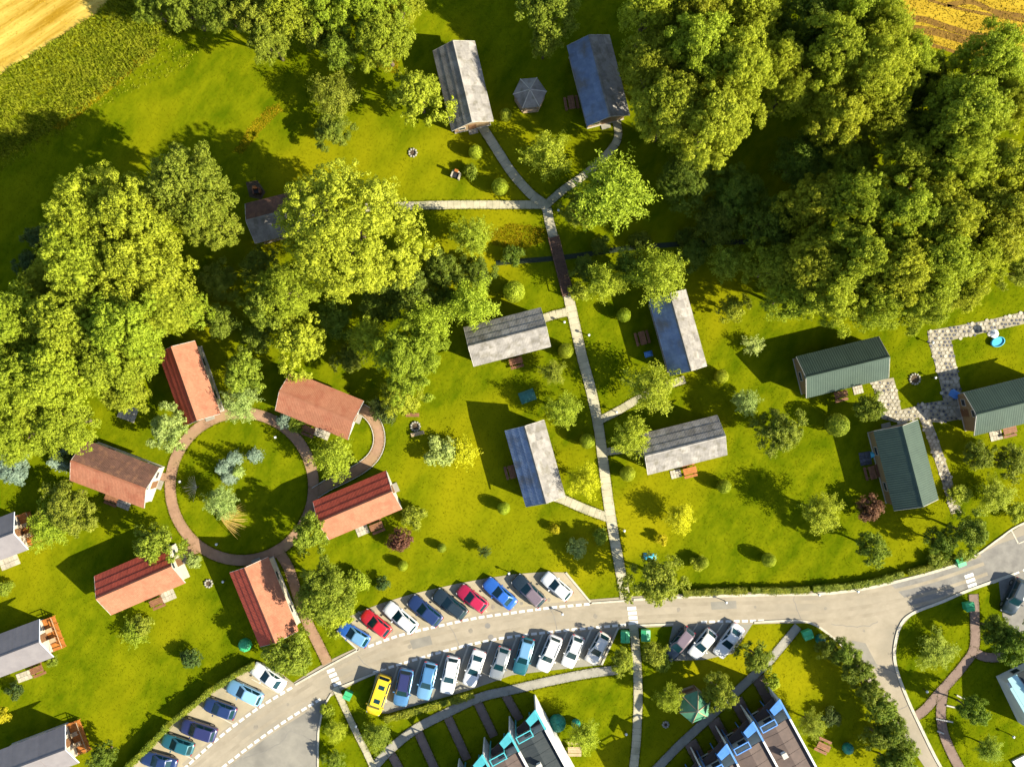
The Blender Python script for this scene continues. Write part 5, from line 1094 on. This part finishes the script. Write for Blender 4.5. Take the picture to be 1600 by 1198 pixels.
for lab, x, y, r_, h, m, pr in [
    ('huge round lime green tree overhanging the half hidden grey cabin', 552, 362, 108, 11.5, 'leaf_lime', 'big'),
    ('bushy green tree at the lower left foot of the huge round tree', 452, 455, 48, 8, 'leaf_lime', 'big'),
    ('darker bushy tree left of the one at the huge tree foot', 414, 478, 40, 7, 'leaf_green', 'mid'),
    ('bright round tree standing alone above the orange roofed cabin', 466, 536, 44, 6, 'leaf_lime', 'mid'),
    ('spiky lime tree in the shade right of the bright round tree', 575, 528, 34, 5.5, 'leaf_lime', 'airy'),
    ('large lime tree above the stone fire ring', 640, 560, 56, 8, 'leaf_lime', 'big'),
    ('lower lime bush reaching from the large tree towards the benches', 628, 622, 30, 3.5, 'leaf_lime', 'mid'),
    ('feathery lime tree above the large tree over the fire ring', 668, 508, 40, 7, 'leaf_lime', 'airy'),
    ('spiky tree overlapping the left end of the bridge cabin', 736, 474, 42, 6, 'leaf_lime', 'airy'),
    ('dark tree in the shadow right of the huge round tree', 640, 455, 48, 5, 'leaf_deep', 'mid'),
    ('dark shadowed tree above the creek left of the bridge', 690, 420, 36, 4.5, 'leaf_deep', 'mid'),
    ('crooked lime sapling on the lawn below the long side path', 737, 368, 34, 5, 'leaf_lime', 'airy'),
    ('bright tree covering the left slope of the top path cabin', 655, 152, 44, 7, 'leaf_lime', 'mid'),
    ('dull green tree in the meadow shade left of the bright cabin tree', 520, 150, 38, 4.5, 'leaf_green', 'airy'),
    ('low dark thicket under the dull green meadow tree', 520, 205, 30, 3, 'leaf_deep', 'mid'),
    ('green tree cut by the upper edge between the two top cabins', 858, 14, 50, 8.5, 'leaf_green', 'big'),
    ('small dark tree under the one cut by the upper edge', 850, 68, 26, 6, 'leaf_green', 'mid'),
    ('bright feathery tree in the fork of the path', 855, 243, 38, 5.5, 'leaf_lime', 'airy'),
    ('large bright tree right of the path fork', 956, 300, 64, 8, 'leaf_lime', 'airy'),
    ('shaded tree between the path fork and the large bright tree', 903, 330, 28, 4, 'leaf_green', 'mid'),
    ('bright spreading tree leaning over the upper gable of the tree cabin', 1030, 430, 46, 7.5, 'leaf_lime', 'airy'),
    ('curved lime tree right of the foot bridge end', 945, 440, 32, 5.5, 'leaf_lime', 'airy'),
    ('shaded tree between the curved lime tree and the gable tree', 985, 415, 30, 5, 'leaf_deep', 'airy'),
    ('thin dim tree on the lawn below the shaded creek', 1135, 410, 30, 5.5, 'leaf_green', 'airy'),
    ('small bright round tree right of the tree cabin', 1145, 482, 24, 3.5, 'leaf_lime', 'mid'),
    ('lime tree below the tree cabin beside its side path', 1018, 606, 42, 5.5, 'leaf_lime', 'airy'),
    ('lime tree at the left gable of the crosswise grey cabin', 988, 685, 34, 5, 'leaf_lime', 'airy'),
    ('lime shrub tree left of the long path below the tarpaulin', 880, 642, 28, 4, 'leaf_lime', 'airy'),
    ('grey green young tree below the bridge cabin', 864, 582, 20, 3.2, 'leaf_green', 'airy'),
    ('pale green young tree right of the crosswise cabin, upper one', 1167, 628, 22, 3.8, 'leaf_silver', 'airy'),
    ('broad dark green tree on the lawn right of the crosswise cabin', 1218, 672, 38, 5, 'leaf_mid', 'mid'),
    ('dark green tree at the foot of the sandy cobbled path', 1358, 638, 26, 4.5, 'leaf_mid', 'mid'),
    ('lime topped tree on the open lawn left of the upright green cabin', 1284, 800, 32, 5, 'leaf_lime', 'airy'),
    ('dark round tree on the lawn above the roadside hedge', 1362, 856, 28, 5, 'leaf_mid', 'mid'),
    ('dark tree overhanging the upper end of the right zebra crossing', 1512, 832, 34, 5.5, 'leaf_mid', 'mid'),
    ('dark tree beside the lower end of the narrow cobbled path', 1468, 846, 24, 4, 'leaf_deep', 'mid'),
    ('dark bush tree right of the narrow cobbled path, left of two', 1528, 712, 26, 4, 'leaf_mid', 'mid'),
    ('dark bush tree right of the narrow cobbled path, right of two', 1580, 722, 28, 4, 'leaf_mid', 'mid'),
    ('yellow green low tree on the lawn above the road parking', 1556, 775, 30, 2.5, 'leaf_lime', 'airy'),
    ('green tree at the roadside right of the first zebra crossing', 1024, 906, 44, 6, 'leaf_green', 'mid'),
    ('big leafy tree right of the bright red roofed cabin', 510, 925, 48, 6.5, 'leaf_green', 'big'),
    ('lower lime bush of the leafy tree beside the upper parking', 525, 960, 30, 3.5, 'leaf_lime', 'mid'),
    ('broad shrub tree at the road edge below the bright red cabin', 455, 1024, 42, 4.5, 'leaf_green', 'mid'),
    ('green tree at the left gable of the deep red and pink cabin', 484, 832, 32, 5, 'leaf_green', 'mid'),
    ('lime feathery tree inside the small loop path', 520, 716, 36, 4.5, 'leaf_lime', 'airy'),
    ('green tree over the upper edge of the lower left red cabin', 244, 850, 34, 5.5, 'leaf_green', 'mid'),
    ('pale green tree between the mossy cabin and the ring path', 264, 668, 34, 4.5, 'leaf_silver', 'mid'),
    ('dark leafy tree right of the cabin under the left wood', 378, 584, 36, 5, 'leaf_green', 'mid'),
    ('green lower tree beside the dark leafy one above the ring path', 374, 628, 30, 4, 'leaf_silver', 'airy'),
    ('lime shrub tree below the mossy brown and orange cabin', 110, 795, 46, 3.5, 'leaf_green', 'mid'),
    ('lime lawn shrub spreading towards the uppermost left edge cabin', 75, 825, 36, 2.6, 'leaf_lime', 'airy'),
    ('light green tree inside the ring path below the blue spruces', 345, 785, 28, 3.6, 'leaf_silver', 'airy'),
    ('dark tree at the bottom of the lawn beside the white cars', 1182, 1026, 26, 3.2, 'leaf_mid', 'mid'),
    ('lime edged tree above the green pavilion', 1122, 1080, 28, 4.5, 'leaf_green', 'mid'),
    ('small lime tree left of the green pavilion', 1046, 1092, 22, 4, 'leaf_lime', 'airy'),
    ('dark shrub tree beside the path right of the lower zebra', 1022, 1022, 22, 3, 'leaf_green', 'mid'),
    ('dark shrub at the end of the gravel path', 972, 1032, 22, 3, 'leaf_green', 'mid'),
    ('flower bed tree in the grass islet right of the junction', 1464, 1018, 32, 1.8, 'leaf_green', 'airy'),
    ('feathery tree on the grass wedge beside the narrow path', 588, 1152, 25, 2.2, 'leaf_green', 'airy'),
    ('small tree with pale twigs on the grass wedge by the yard', 525, 1142, 18, 1.8, 'leaf_lime', 'airy'),
    ('small dark tree at the bottom of the grass wedge by the yard', 522, 1186, 16, 1.6, 'leaf_green', 'mid'),
    ('leafy tree beside the small teal tank and wooden table', 912, 1150, 26, 3.5, 'leaf_lime', 'airy'),
    ('dark tree in the shade above the pale house at the right', 1582, 1000, 34, 5, 'leaf_deep', 'mid'),
    ('dark tree above the brown path beside the parked black car', 1556, 985, 26, 4, 'leaf_deep', 'mid'),
    ('dark conifer like tree above the narrow lower brown path', 1520, 1110, 24, 4.5, 'leaf_deep', 'mid'),
    ('ragged tree in the lower right garden corner', 1548, 1172, 22, 3.2, 'leaf_green', 'airy'),
    ('shaded green tree at the right edge below the wood', 1590, 425, 26, 4, 'leaf_green', 'mid'),
    ('small shaded tree behind the blue terrace', 1268, 1132, 22, 3.2, 'leaf_green', 'airy'),
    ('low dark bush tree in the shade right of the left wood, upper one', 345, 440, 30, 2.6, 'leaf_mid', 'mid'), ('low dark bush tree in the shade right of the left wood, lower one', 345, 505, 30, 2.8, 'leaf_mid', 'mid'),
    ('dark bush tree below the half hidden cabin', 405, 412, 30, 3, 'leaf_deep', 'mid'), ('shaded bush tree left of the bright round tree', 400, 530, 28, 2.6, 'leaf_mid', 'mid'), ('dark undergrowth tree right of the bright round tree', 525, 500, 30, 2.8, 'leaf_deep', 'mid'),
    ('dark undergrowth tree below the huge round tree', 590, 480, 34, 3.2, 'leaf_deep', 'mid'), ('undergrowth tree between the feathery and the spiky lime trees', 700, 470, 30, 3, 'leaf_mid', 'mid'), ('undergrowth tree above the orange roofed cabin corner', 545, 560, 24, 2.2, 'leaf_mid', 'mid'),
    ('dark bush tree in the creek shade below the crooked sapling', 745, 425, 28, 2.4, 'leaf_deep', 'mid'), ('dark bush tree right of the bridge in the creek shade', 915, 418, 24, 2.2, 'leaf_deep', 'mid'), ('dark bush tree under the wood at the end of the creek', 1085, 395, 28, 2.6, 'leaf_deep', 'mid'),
    ('tall leafy tree at the left end of the lower left hedge', 160, 1180, 22, 3.2, 'leaf_deep', 'mid')]:
    plant(lab, x, y, r_, h, m, pr, TG)
for lb, x, y, r_, h, m in [('topmost', 1318, 1020, 24, 3, 'leaf_mid'), ('second', 1340, 1046, 27, 3.4, 'leaf_mid'), ('third', 1358, 1076, 26, 3.4, 'leaf_mid'), ('fourth', 1378, 1108, 28, 3.6, 'leaf_mid'), ('fifth', 1394, 1142, 28, 3.6, 'leaf_mid'), ('sixth', 1410, 1178, 27, 3.6, 'leaf_mid'), ('seventh', 1372, 1150, 24, 3.2, d_), ('eighth', 1388, 1190, 24, 3.2, d_), ('small first', 1290, 1010, 18, 2.4, 'leaf_mid')]:
    plant(lb + ' tree of the dense row along the side road, counted downwards', x, y, r_, h, m, 'mid', 'trees along the side road')
SG = 'shrubs on the lawns'
for lab, x, y, r_, h, m, pr in [
    ('golden feathery shrub beside the long path below the stained roof cabin', 912, 752, 28, 4.2, 'leaf_gold', 'airy'), ('golden shrub on the open lawn right of the lower path', 1062, 810, 25, 3.0, 'leaf_gold', 'airy'),
    ('small golden shrub near the roadside tree', 1034, 842, 10, 1.2, 'leaf_gold', 'small'), ('tiny golden shrub left of the silver bush', 868, 826, 9, 1.2, 'leaf_gold', 'small'),
    ('silver white bush left of the path above the road', 903, 856, 17, 1.6, 'leaf_silver', 'small'), ('large golden shrub on the lawn right of the fire ring', 722, 706, 26, 1.8, 'leaf_gold', 'spiky'),
    ('pale green shrub left of the large golden one', 690, 705, 26, 2.0, 'leaf_silver', 'small'), ('red leaved shrub below the deep red and pink cabin', 625, 846, 21, 2.4, 'leaf_red', 'small'),
    ('red leaved shrub left of the upright green cabin', 1360, 795, 22, 2.6, 'leaf_red', 'small'), ('green shrub at the lower right corner of the deep red and pink cabin', 645, 808, 20, 1.8, 'leaf_green', 'small'),
    ('pale spiky shrub on the lawn right of the tree cabin', 1177, 540, 18, 1.6, 'leaf_silver', 'spiky'), ('dark shrub at the right corner of the orange cabin', 600, 642, 22, 2.2, 'leaf_conifer', 'small'),
    ('pale shrub at the loop path start beside the dark one', 588, 634, 14, 1.8, 'leaf_silver', 'spiky'), ('small blue green shrub at the left foot of the orange cabin', 444, 656, 13, 1.4, 'leaf_blue', 'small'),
    ('green shrub under the eaves of the orange cabin', 462, 664, 14, 1.3, 'leaf_green', 'small'), ('lime shrub beside the white grill below the top cabin', 737, 268, 13, 1.6, 'leaf_green', 'small'),
    ('small dark spruce like shrub right of the red leaved one', 757, 862, 11, 1.7, 'leaf_conifer', 'spiky'), ('dark shrub on the lawn beside the upper parking hedge end', 598, 912, 12, 1.2, 'leaf_conifer', 'small'),
    ('pale bushy shrub at the lower left edge of the ring', 303, 876, 13, 1.2, 'leaf_silver', 'small'), ('pair leaf dark shrub on the lower left lawn', 297, 1030, 18, 1.9, 'leaf_conifer', 'small'),
    ('lime spreading shrub on the lower left lawn, upper one', 208, 988, 24, 1.6, 'leaf_lime', 'spiky'), ('green shrub right of the lime spreading shrub', 222, 978, 18, 1.6, 'leaf_green', 'small'),
    ('dark shrub on the lawn below the middle left edge cabin', 24, 1078, 14, 1.5, 'leaf_conifer', 'small'), ('low shrub at the left edge above the middle cabin', 6, 918, 14, 1.4, 'leaf_green', 'small'),
    ('yellow twiggy shrub at the far left edge above the corner cabin', 3, 1118, 14, 1.4, 'leaf_gold', 'small'), ('small shrub by the right gable of the middle left edge cabin', 82, 1032, 10, 1.0, 'leaf_green', 'small'),
    ('silver shrub at the left edge below the left wood', 22, 734, 30, 2.4, 'leaf_blue', 'mid'), ('green lawn shrub along the upper parking hedge', 560, 905, 20, 1.6, 'leaf_lime', 'small'),
    ('shrub in the narrow grass wedge at the crossing path', 510, 1110, 12, 1.0, 'leaf_lime', 'small'), ('shaded shrub beside the green waste containers', 1035, 1035, 16, 1.6, 'leaf_green', 'small'),
    ('round lime shrub behind the blue terrace', 1207, 1066, 15, 1.6, 'leaf_lime', 'small'), ('dark shrub in the shade right of the blue terrace', 1300, 1120, 16, 1.5, 'leaf_conifer', 'small'),
    ('dark teal shrub in the shadow above the left wood, upper one', 62, 372, 24, 2.5, 'leaf_conifer', 'mid'), ('dark teal shrub in the shadow above the left wood, lower one', 45, 410, 22, 2.2, 'leaf_conifer', 'mid'),
    ('low shrub at the bottom of the open lawn beside the hedge', 1092, 880, 13, 1.2, 'leaf_lime', 'small'), ('spreading yellow green shrub right of the narrow cobbled path', 1500, 770, 20, 1.2, 'leaf_lime', 'small'),
    ('yellow flowering shrub in the shade of the upright green cabin', 1462, 876, 14, 1.1, 'leaf_green', 'small'), ('low shrub by the manicured lawn edge under the road parking', 1590, 800, 18, 1.4, 'leaf_lime', 'small'),
    ('shrub along the side path left of the crosswise cabin', 940, 838, 14, .9, 'leaf_green', 'small'), ('bush right of the bridge beside the curved lime tree', 905, 455, 16, 1.5, 'leaf_lime', 'small'), ('dark bush on the creek bank below the large bright tree', 938, 384, 16, 1.5, 'leaf_deep', 'small'), ('dark bush on the creek bank above the gable tree', 1000, 378, 18, 1.6, 'leaf_deep', 'small'), ('dark bush at the creek end under the wood', 1072, 372, 18, 1.6, 'leaf_deep', 'small'), ('bush in the shade at the creek right of the crooked sapling', 800, 400, 18, 1.6, 'leaf_deep', 'small')]:
    plant(lab, x, y, r_, h, m, pr, SG)
CG = 'clipped ball bushes'
for lab, x, y, r_ in [
    ('clipped ball bush on the lawn left of the stained roof cabin', 787, 794, 10), ('clipped ball bush on the open lawn above the roadside hedge', 1202, 875, 11), ('clipped ball bush on the lawn below the crosswise cabin', 1132, 760, 11), ('clipped ball bush right of the path near the golden shrub', 981, 740, 12),
    ('clipped ball bush left of the path near the bridge cabin', 884, 548, 12), ('clipped ball bush left of the upper gable of the tree cabin', 975, 492, 11), ('clipped bush beside the bridge end, lime coloured', 803, 455, 17), ('clipped ball bush beside the top path, upper of two', 743, 237, 11), ('clipped ball bush beside the top path, lower of two', 781, 291, 13),
    ('clipped ball bush right of the top grey cabin', 790, 179, 10), ('large dark clipped bush left of the dark tree by the cobbled path', 1310, 664, 18), ('clipped ball bush above the road right of the roadside tree', 1099, 879, 9), ('small clipped ball below the red leaved shrub', 629, 884, 8), ('small clipped ball left of the dark spruce shrub', 690, 856, 7),
    ('pale clipped ball right of the tree cabin', 1128, 588, 11), ('clipped ball below the golden path shrub', 918, 689, 12)]:
    plant(lab, x, y, r_, 2.0 * r_ / PXM * 1.4, 'leaf_lime' if 'dark' not in lab else 'leaf_green', 'ball', CG)
for lab, x, y, r_, h, m in [
    ('blue spruce inside the ring path, lower left of the cluster', 343, 733, 16, 3.2, 'leaf_blue'), ('blue spruce inside the ring path, upper middle of the cluster', 360, 717, 14, 3.0, 'leaf_blue'), ('pale blue spruce inside the ring path, nearest the light tree', 353, 748, 15, 2.4, 'leaf_blue'),
    ('round blue spruce inside the ring path, rightmost of the cluster', 393, 713, 14, 2.4, 'leaf_blue'), ('silver spruce inside the ring path, right of the pale one', 368, 739, 11, 2.0, 'leaf_silver'), ('blue spruce at the upper corner of the mossy cabin', 84, 722, 20, 3.6, 'leaf_blue'), ('dark spruce behind the blue one at the mossy cabin', 97, 716, 15, 4.0, 'leaf_conifer'),
    ('dark conifer at the corner of the small right parking row', 1376, 1008, 12, 2.5, 'leaf_conifer')][:7]:
    plant(lab, x, y, r_, h, m, 'conifer', 'spruces in the gardens')
# two leafless twig fans inside the ring path
def twigs(label, px, py, ang, spread, L_, n, m, lift):
    c = W(px, py); root = empty('weeping_shrub', (c.x, c.y, 0)); tag(root, label, 'shrub'); r = random.Random(n)
    MB().tube([(0, 0, 0), (.05, 0, .5), (.1, 0, .9)], [.07, .06, .05], 6).build('trunk', M['bark'], root)
    for k in range(n):
        a = ang + spread * (k / (n - 1) - .5) + r.uniform(-.06, .06); l = L_ * r.uniform(.75, 1.08)
        pts = [(.1 + math.cos(a) * l * t, math.sin(a) * l * t, .85 + lift * t - 1.1 * lift * t * t) for t in (0, .3, .6, .85, 1.0)]
        MB().tube(pts, [.028, .026, .024, .02, .008], 4).build('twig', M[m], root)
twigs('golden twigged weeping shrub fanning out inside the ring path', 346, 807, math.radians(-8), 1.5, 3.2, 40, 'twig_gold', .9)
twigs('bare pale twigged shrub inside the ring path near its left side', 310, 760, math.pi, 2.6, 1.7, 16, 'twig_pale', .7)

# hedges: clipped rows, each run one thing
def hedge(label, pts, w, h, m='leaf_hedge', seed=1):
    ln = smooth_line(pxl(pts), .3); r = np.random.default_rng(seed); tot = sum((b - a).length for a, b in zip(ln[:-1], ln[1:]))
    st = along(ln, .1); P = np.array([(p.x, p.y) for p, d in st]); T = np.array([(d.x, d.y) for p, d in st]); n = int(tot * 260)
    i = r.integers(0, len(st), n); u = r.uniform(-1, 1, n); top = r.uniform(0, 1, n) < .55; wob = 1 + .12 * np.sin(np.arange(len(st)) * .19 + seed) + .08 * np.sin(np.arange(len(st)) * .51)
    y = np.where(top, u, np.sign(u)) * w / 2 * wob[i]; z = np.where(top, h * (1 - .15 * u * u), r.uniform(.02, h, n)) * wob[i]
    nn = np.stack([-T[i, 1], T[i, 0]], 1); pos = np.concatenate([P[i] + nn * y[:, None] + r.normal(size=(n, 2)) * .05, (z + r.normal(size=n) * .05)[:, None]], 1)
    nr = np.where(top[:, None], np.array([[0, 0, 1.0]]), np.concatenate([nn * np.sign(u)[:, None], np.zeros((n, 1))], 1)); nr = norm(nr + r.normal(size=nr.shape) * .5)
    v, f = leaves_at(r, pos, nr, .085); root = empty('hedge', (0, 0, 0)); tag(root, label, 'hedge', 'clipped hedges'); o = link('foliage', np_mesh('hedge_foliage', v, f), M[m], root)
    ribbon_mesh('inner_branches', ln, w * .8, 0, h * .85, M[m], root)
hedge('clipped hedge along the upper road edge, right of the roadside tree', [(1066, 926), (1120, 922), (1165, 921)], .75, .9, seed=2)
hedge('clipped hedge along the upper road edge, middle stretch', [(1172, 920), (1220, 921), (1262, 919)], .75, .95, seed=3)
hedge('clipped hedge along the upper road edge, long stretch before the bend', [(1268, 918), (1330, 913), (1380, 903), (1408, 894)], .75, 1.0, seed=4)
hedge('clipped hedge along the upper road edge, last stretch before the crossing', [(1416, 893), (1450, 885), (1490, 872)], .7, .9, seed=5)
hedge('clipped hedge behind the left parking row, upper stretch', [(400, 1034), (370, 1050), (340, 1070)], .6, 1.7, 'leaf_hedge', 6)
hedge('clipped hedge behind the left parking row, middle stretch', [(336, 1072), (306, 1097), (274, 1122)], .6, 1.7, 'leaf_hedge', 7)
hedge('clipped hedge behind the left parking row, lower stretch', [(268, 1128), (238, 1160), (206, 1192), (180, 1220)], .7, 1.7, 'leaf_hedge', 8)
hedge('low hedge below the yellow van and its neighbours', [(602, 1122), (660, 1106), (740, 1083)], .8, .7, 'leaf_hedge', 9)

# ------------------------------------------------------------------ grass, weeds and stubble: uncountable, one mass each
def tufts(name, label, n, hmin, hmax, m, seed, inside=None, blades=3, width=.16, ext=((-64, 64), (-49, 49)), avoid=True, at=None):
    r = np.random.default_rng(seed); x = r.uniform(*ext[0], n); y = r.uniform(*ext[1], n); k = np.ones(n, bool)
    if avoid: k &= ~occupied(x, y)
    if inside is not None: k &= occupied(x, y, inside)
    else: k &= ~(occupied(x, y, FOCC1) | occupied(x, y, FOCC2) | occupied(x, y, MOCC))
    x, y = x[k], y[k]
    if at is not None: x, y = at[:, 0], at[:, 1]
    n = len(x); V = []
    for b in range(blades):
        a = r.uniform(0, 6.28, n); h = r.uniform(hmin, hmax, n); w = width * r.uniform(.6, 1.3, n); lean = h * r.uniform(.2, .9, n); la = r.uniform(0, 6.28, n)
        p = np.stack([x, y], 1) + r.normal(size=(n, 2)) * width * .6; dx, dy = np.cos(a) * w / 2, np.sin(a) * w / 2
        V.append(np.stack([np.stack([p[:, 0] - dx, p[:, 1] - dy, np.zeros(n)], 1), np.stack([p[:, 0] + dx, p[:, 1] + dy, np.zeros(n)], 1), np.stack([p[:, 0] + np.cos(la) * lean, p[:, 1] + np.sin(la) * lean, h], 1)], 1))
    V = np.concatenate(V).reshape(-1, 3); F = np.arange(len(V)).reshape(-1, 3)
    o = link(name, np_mesh(name, V, F), M[m]); tag(o, label, 'grass', kind='stuff'); return o
tufts('lawn_grass', 'short yellow green lawn grass between the cabins', 170000, .015, .045, 'tuft', 1, width=.11)
re_ = np.random.default_rng(31); PE = np.array([(p.x, p.y) for ln in EDGES for p, d in along(ln, .11)]); PE = np.repeat(PE, 3, 0); PE = PE + re_.normal(size=PE.shape) * .075
tufts('edge_grass', 'longer grass creeping over the edges of the paths', 0, .04, .12, 'tuft', 32, width=.10, at=PE)
DOCC = np.zeros_like(OCC)
for p_ in DRY: mark([W(*q) for q in p_], DOCC)
M['drytuft'] = mat('dry_tuft', (.26, .20, .006), (.46, .33, .012), scale=.8, rough=.9, spec=0)
tufts('dry_grass', 'yellow dried grass in strips across the upper lawns', 260000, .02, .08, 'drytuft', 21, inside=DOCC, width=.13, ext=((-58, 12), (14, 44)))
tufts('meadow_weeds', 'tall tangled weeds on the rough meadow beside the field', 60000, .10, .50, 'weed', 2, inside=MOCC, width=.15, ext=((-66, -25), (10, 52)))
MOCC2 = np.zeros_like(OCC); mark([W(*p) for p in [(-30, 300), (0, 268), (110, 205), (190, 150), (290, 110), (330, 60), (240, 50), (90, 150), (-30, 220)]], MOCC2)
tufts('meadow_edge_weeds', 'scattered taller weeds where the meadow runs out into the mown grass', 16000, .05, .26, 'weed', 12, inside=MOCC2, width=.14, ext=((-66, -25), (10, 52)))
tufts('stubble', 'golden straw stubble on the mown field, upper left corner', 3000, .04, .10, 'straw', 3, inside=FOCC1, width=.14, ext=((-66, -44), (30, 52)))
tufts('stubble', 'golden straw stubble on the mown field, upper right corner', 7000, .05, .14, 'straw', 4, inside=FOCC2, width=.15, ext=((40, 66), (34, 52)))
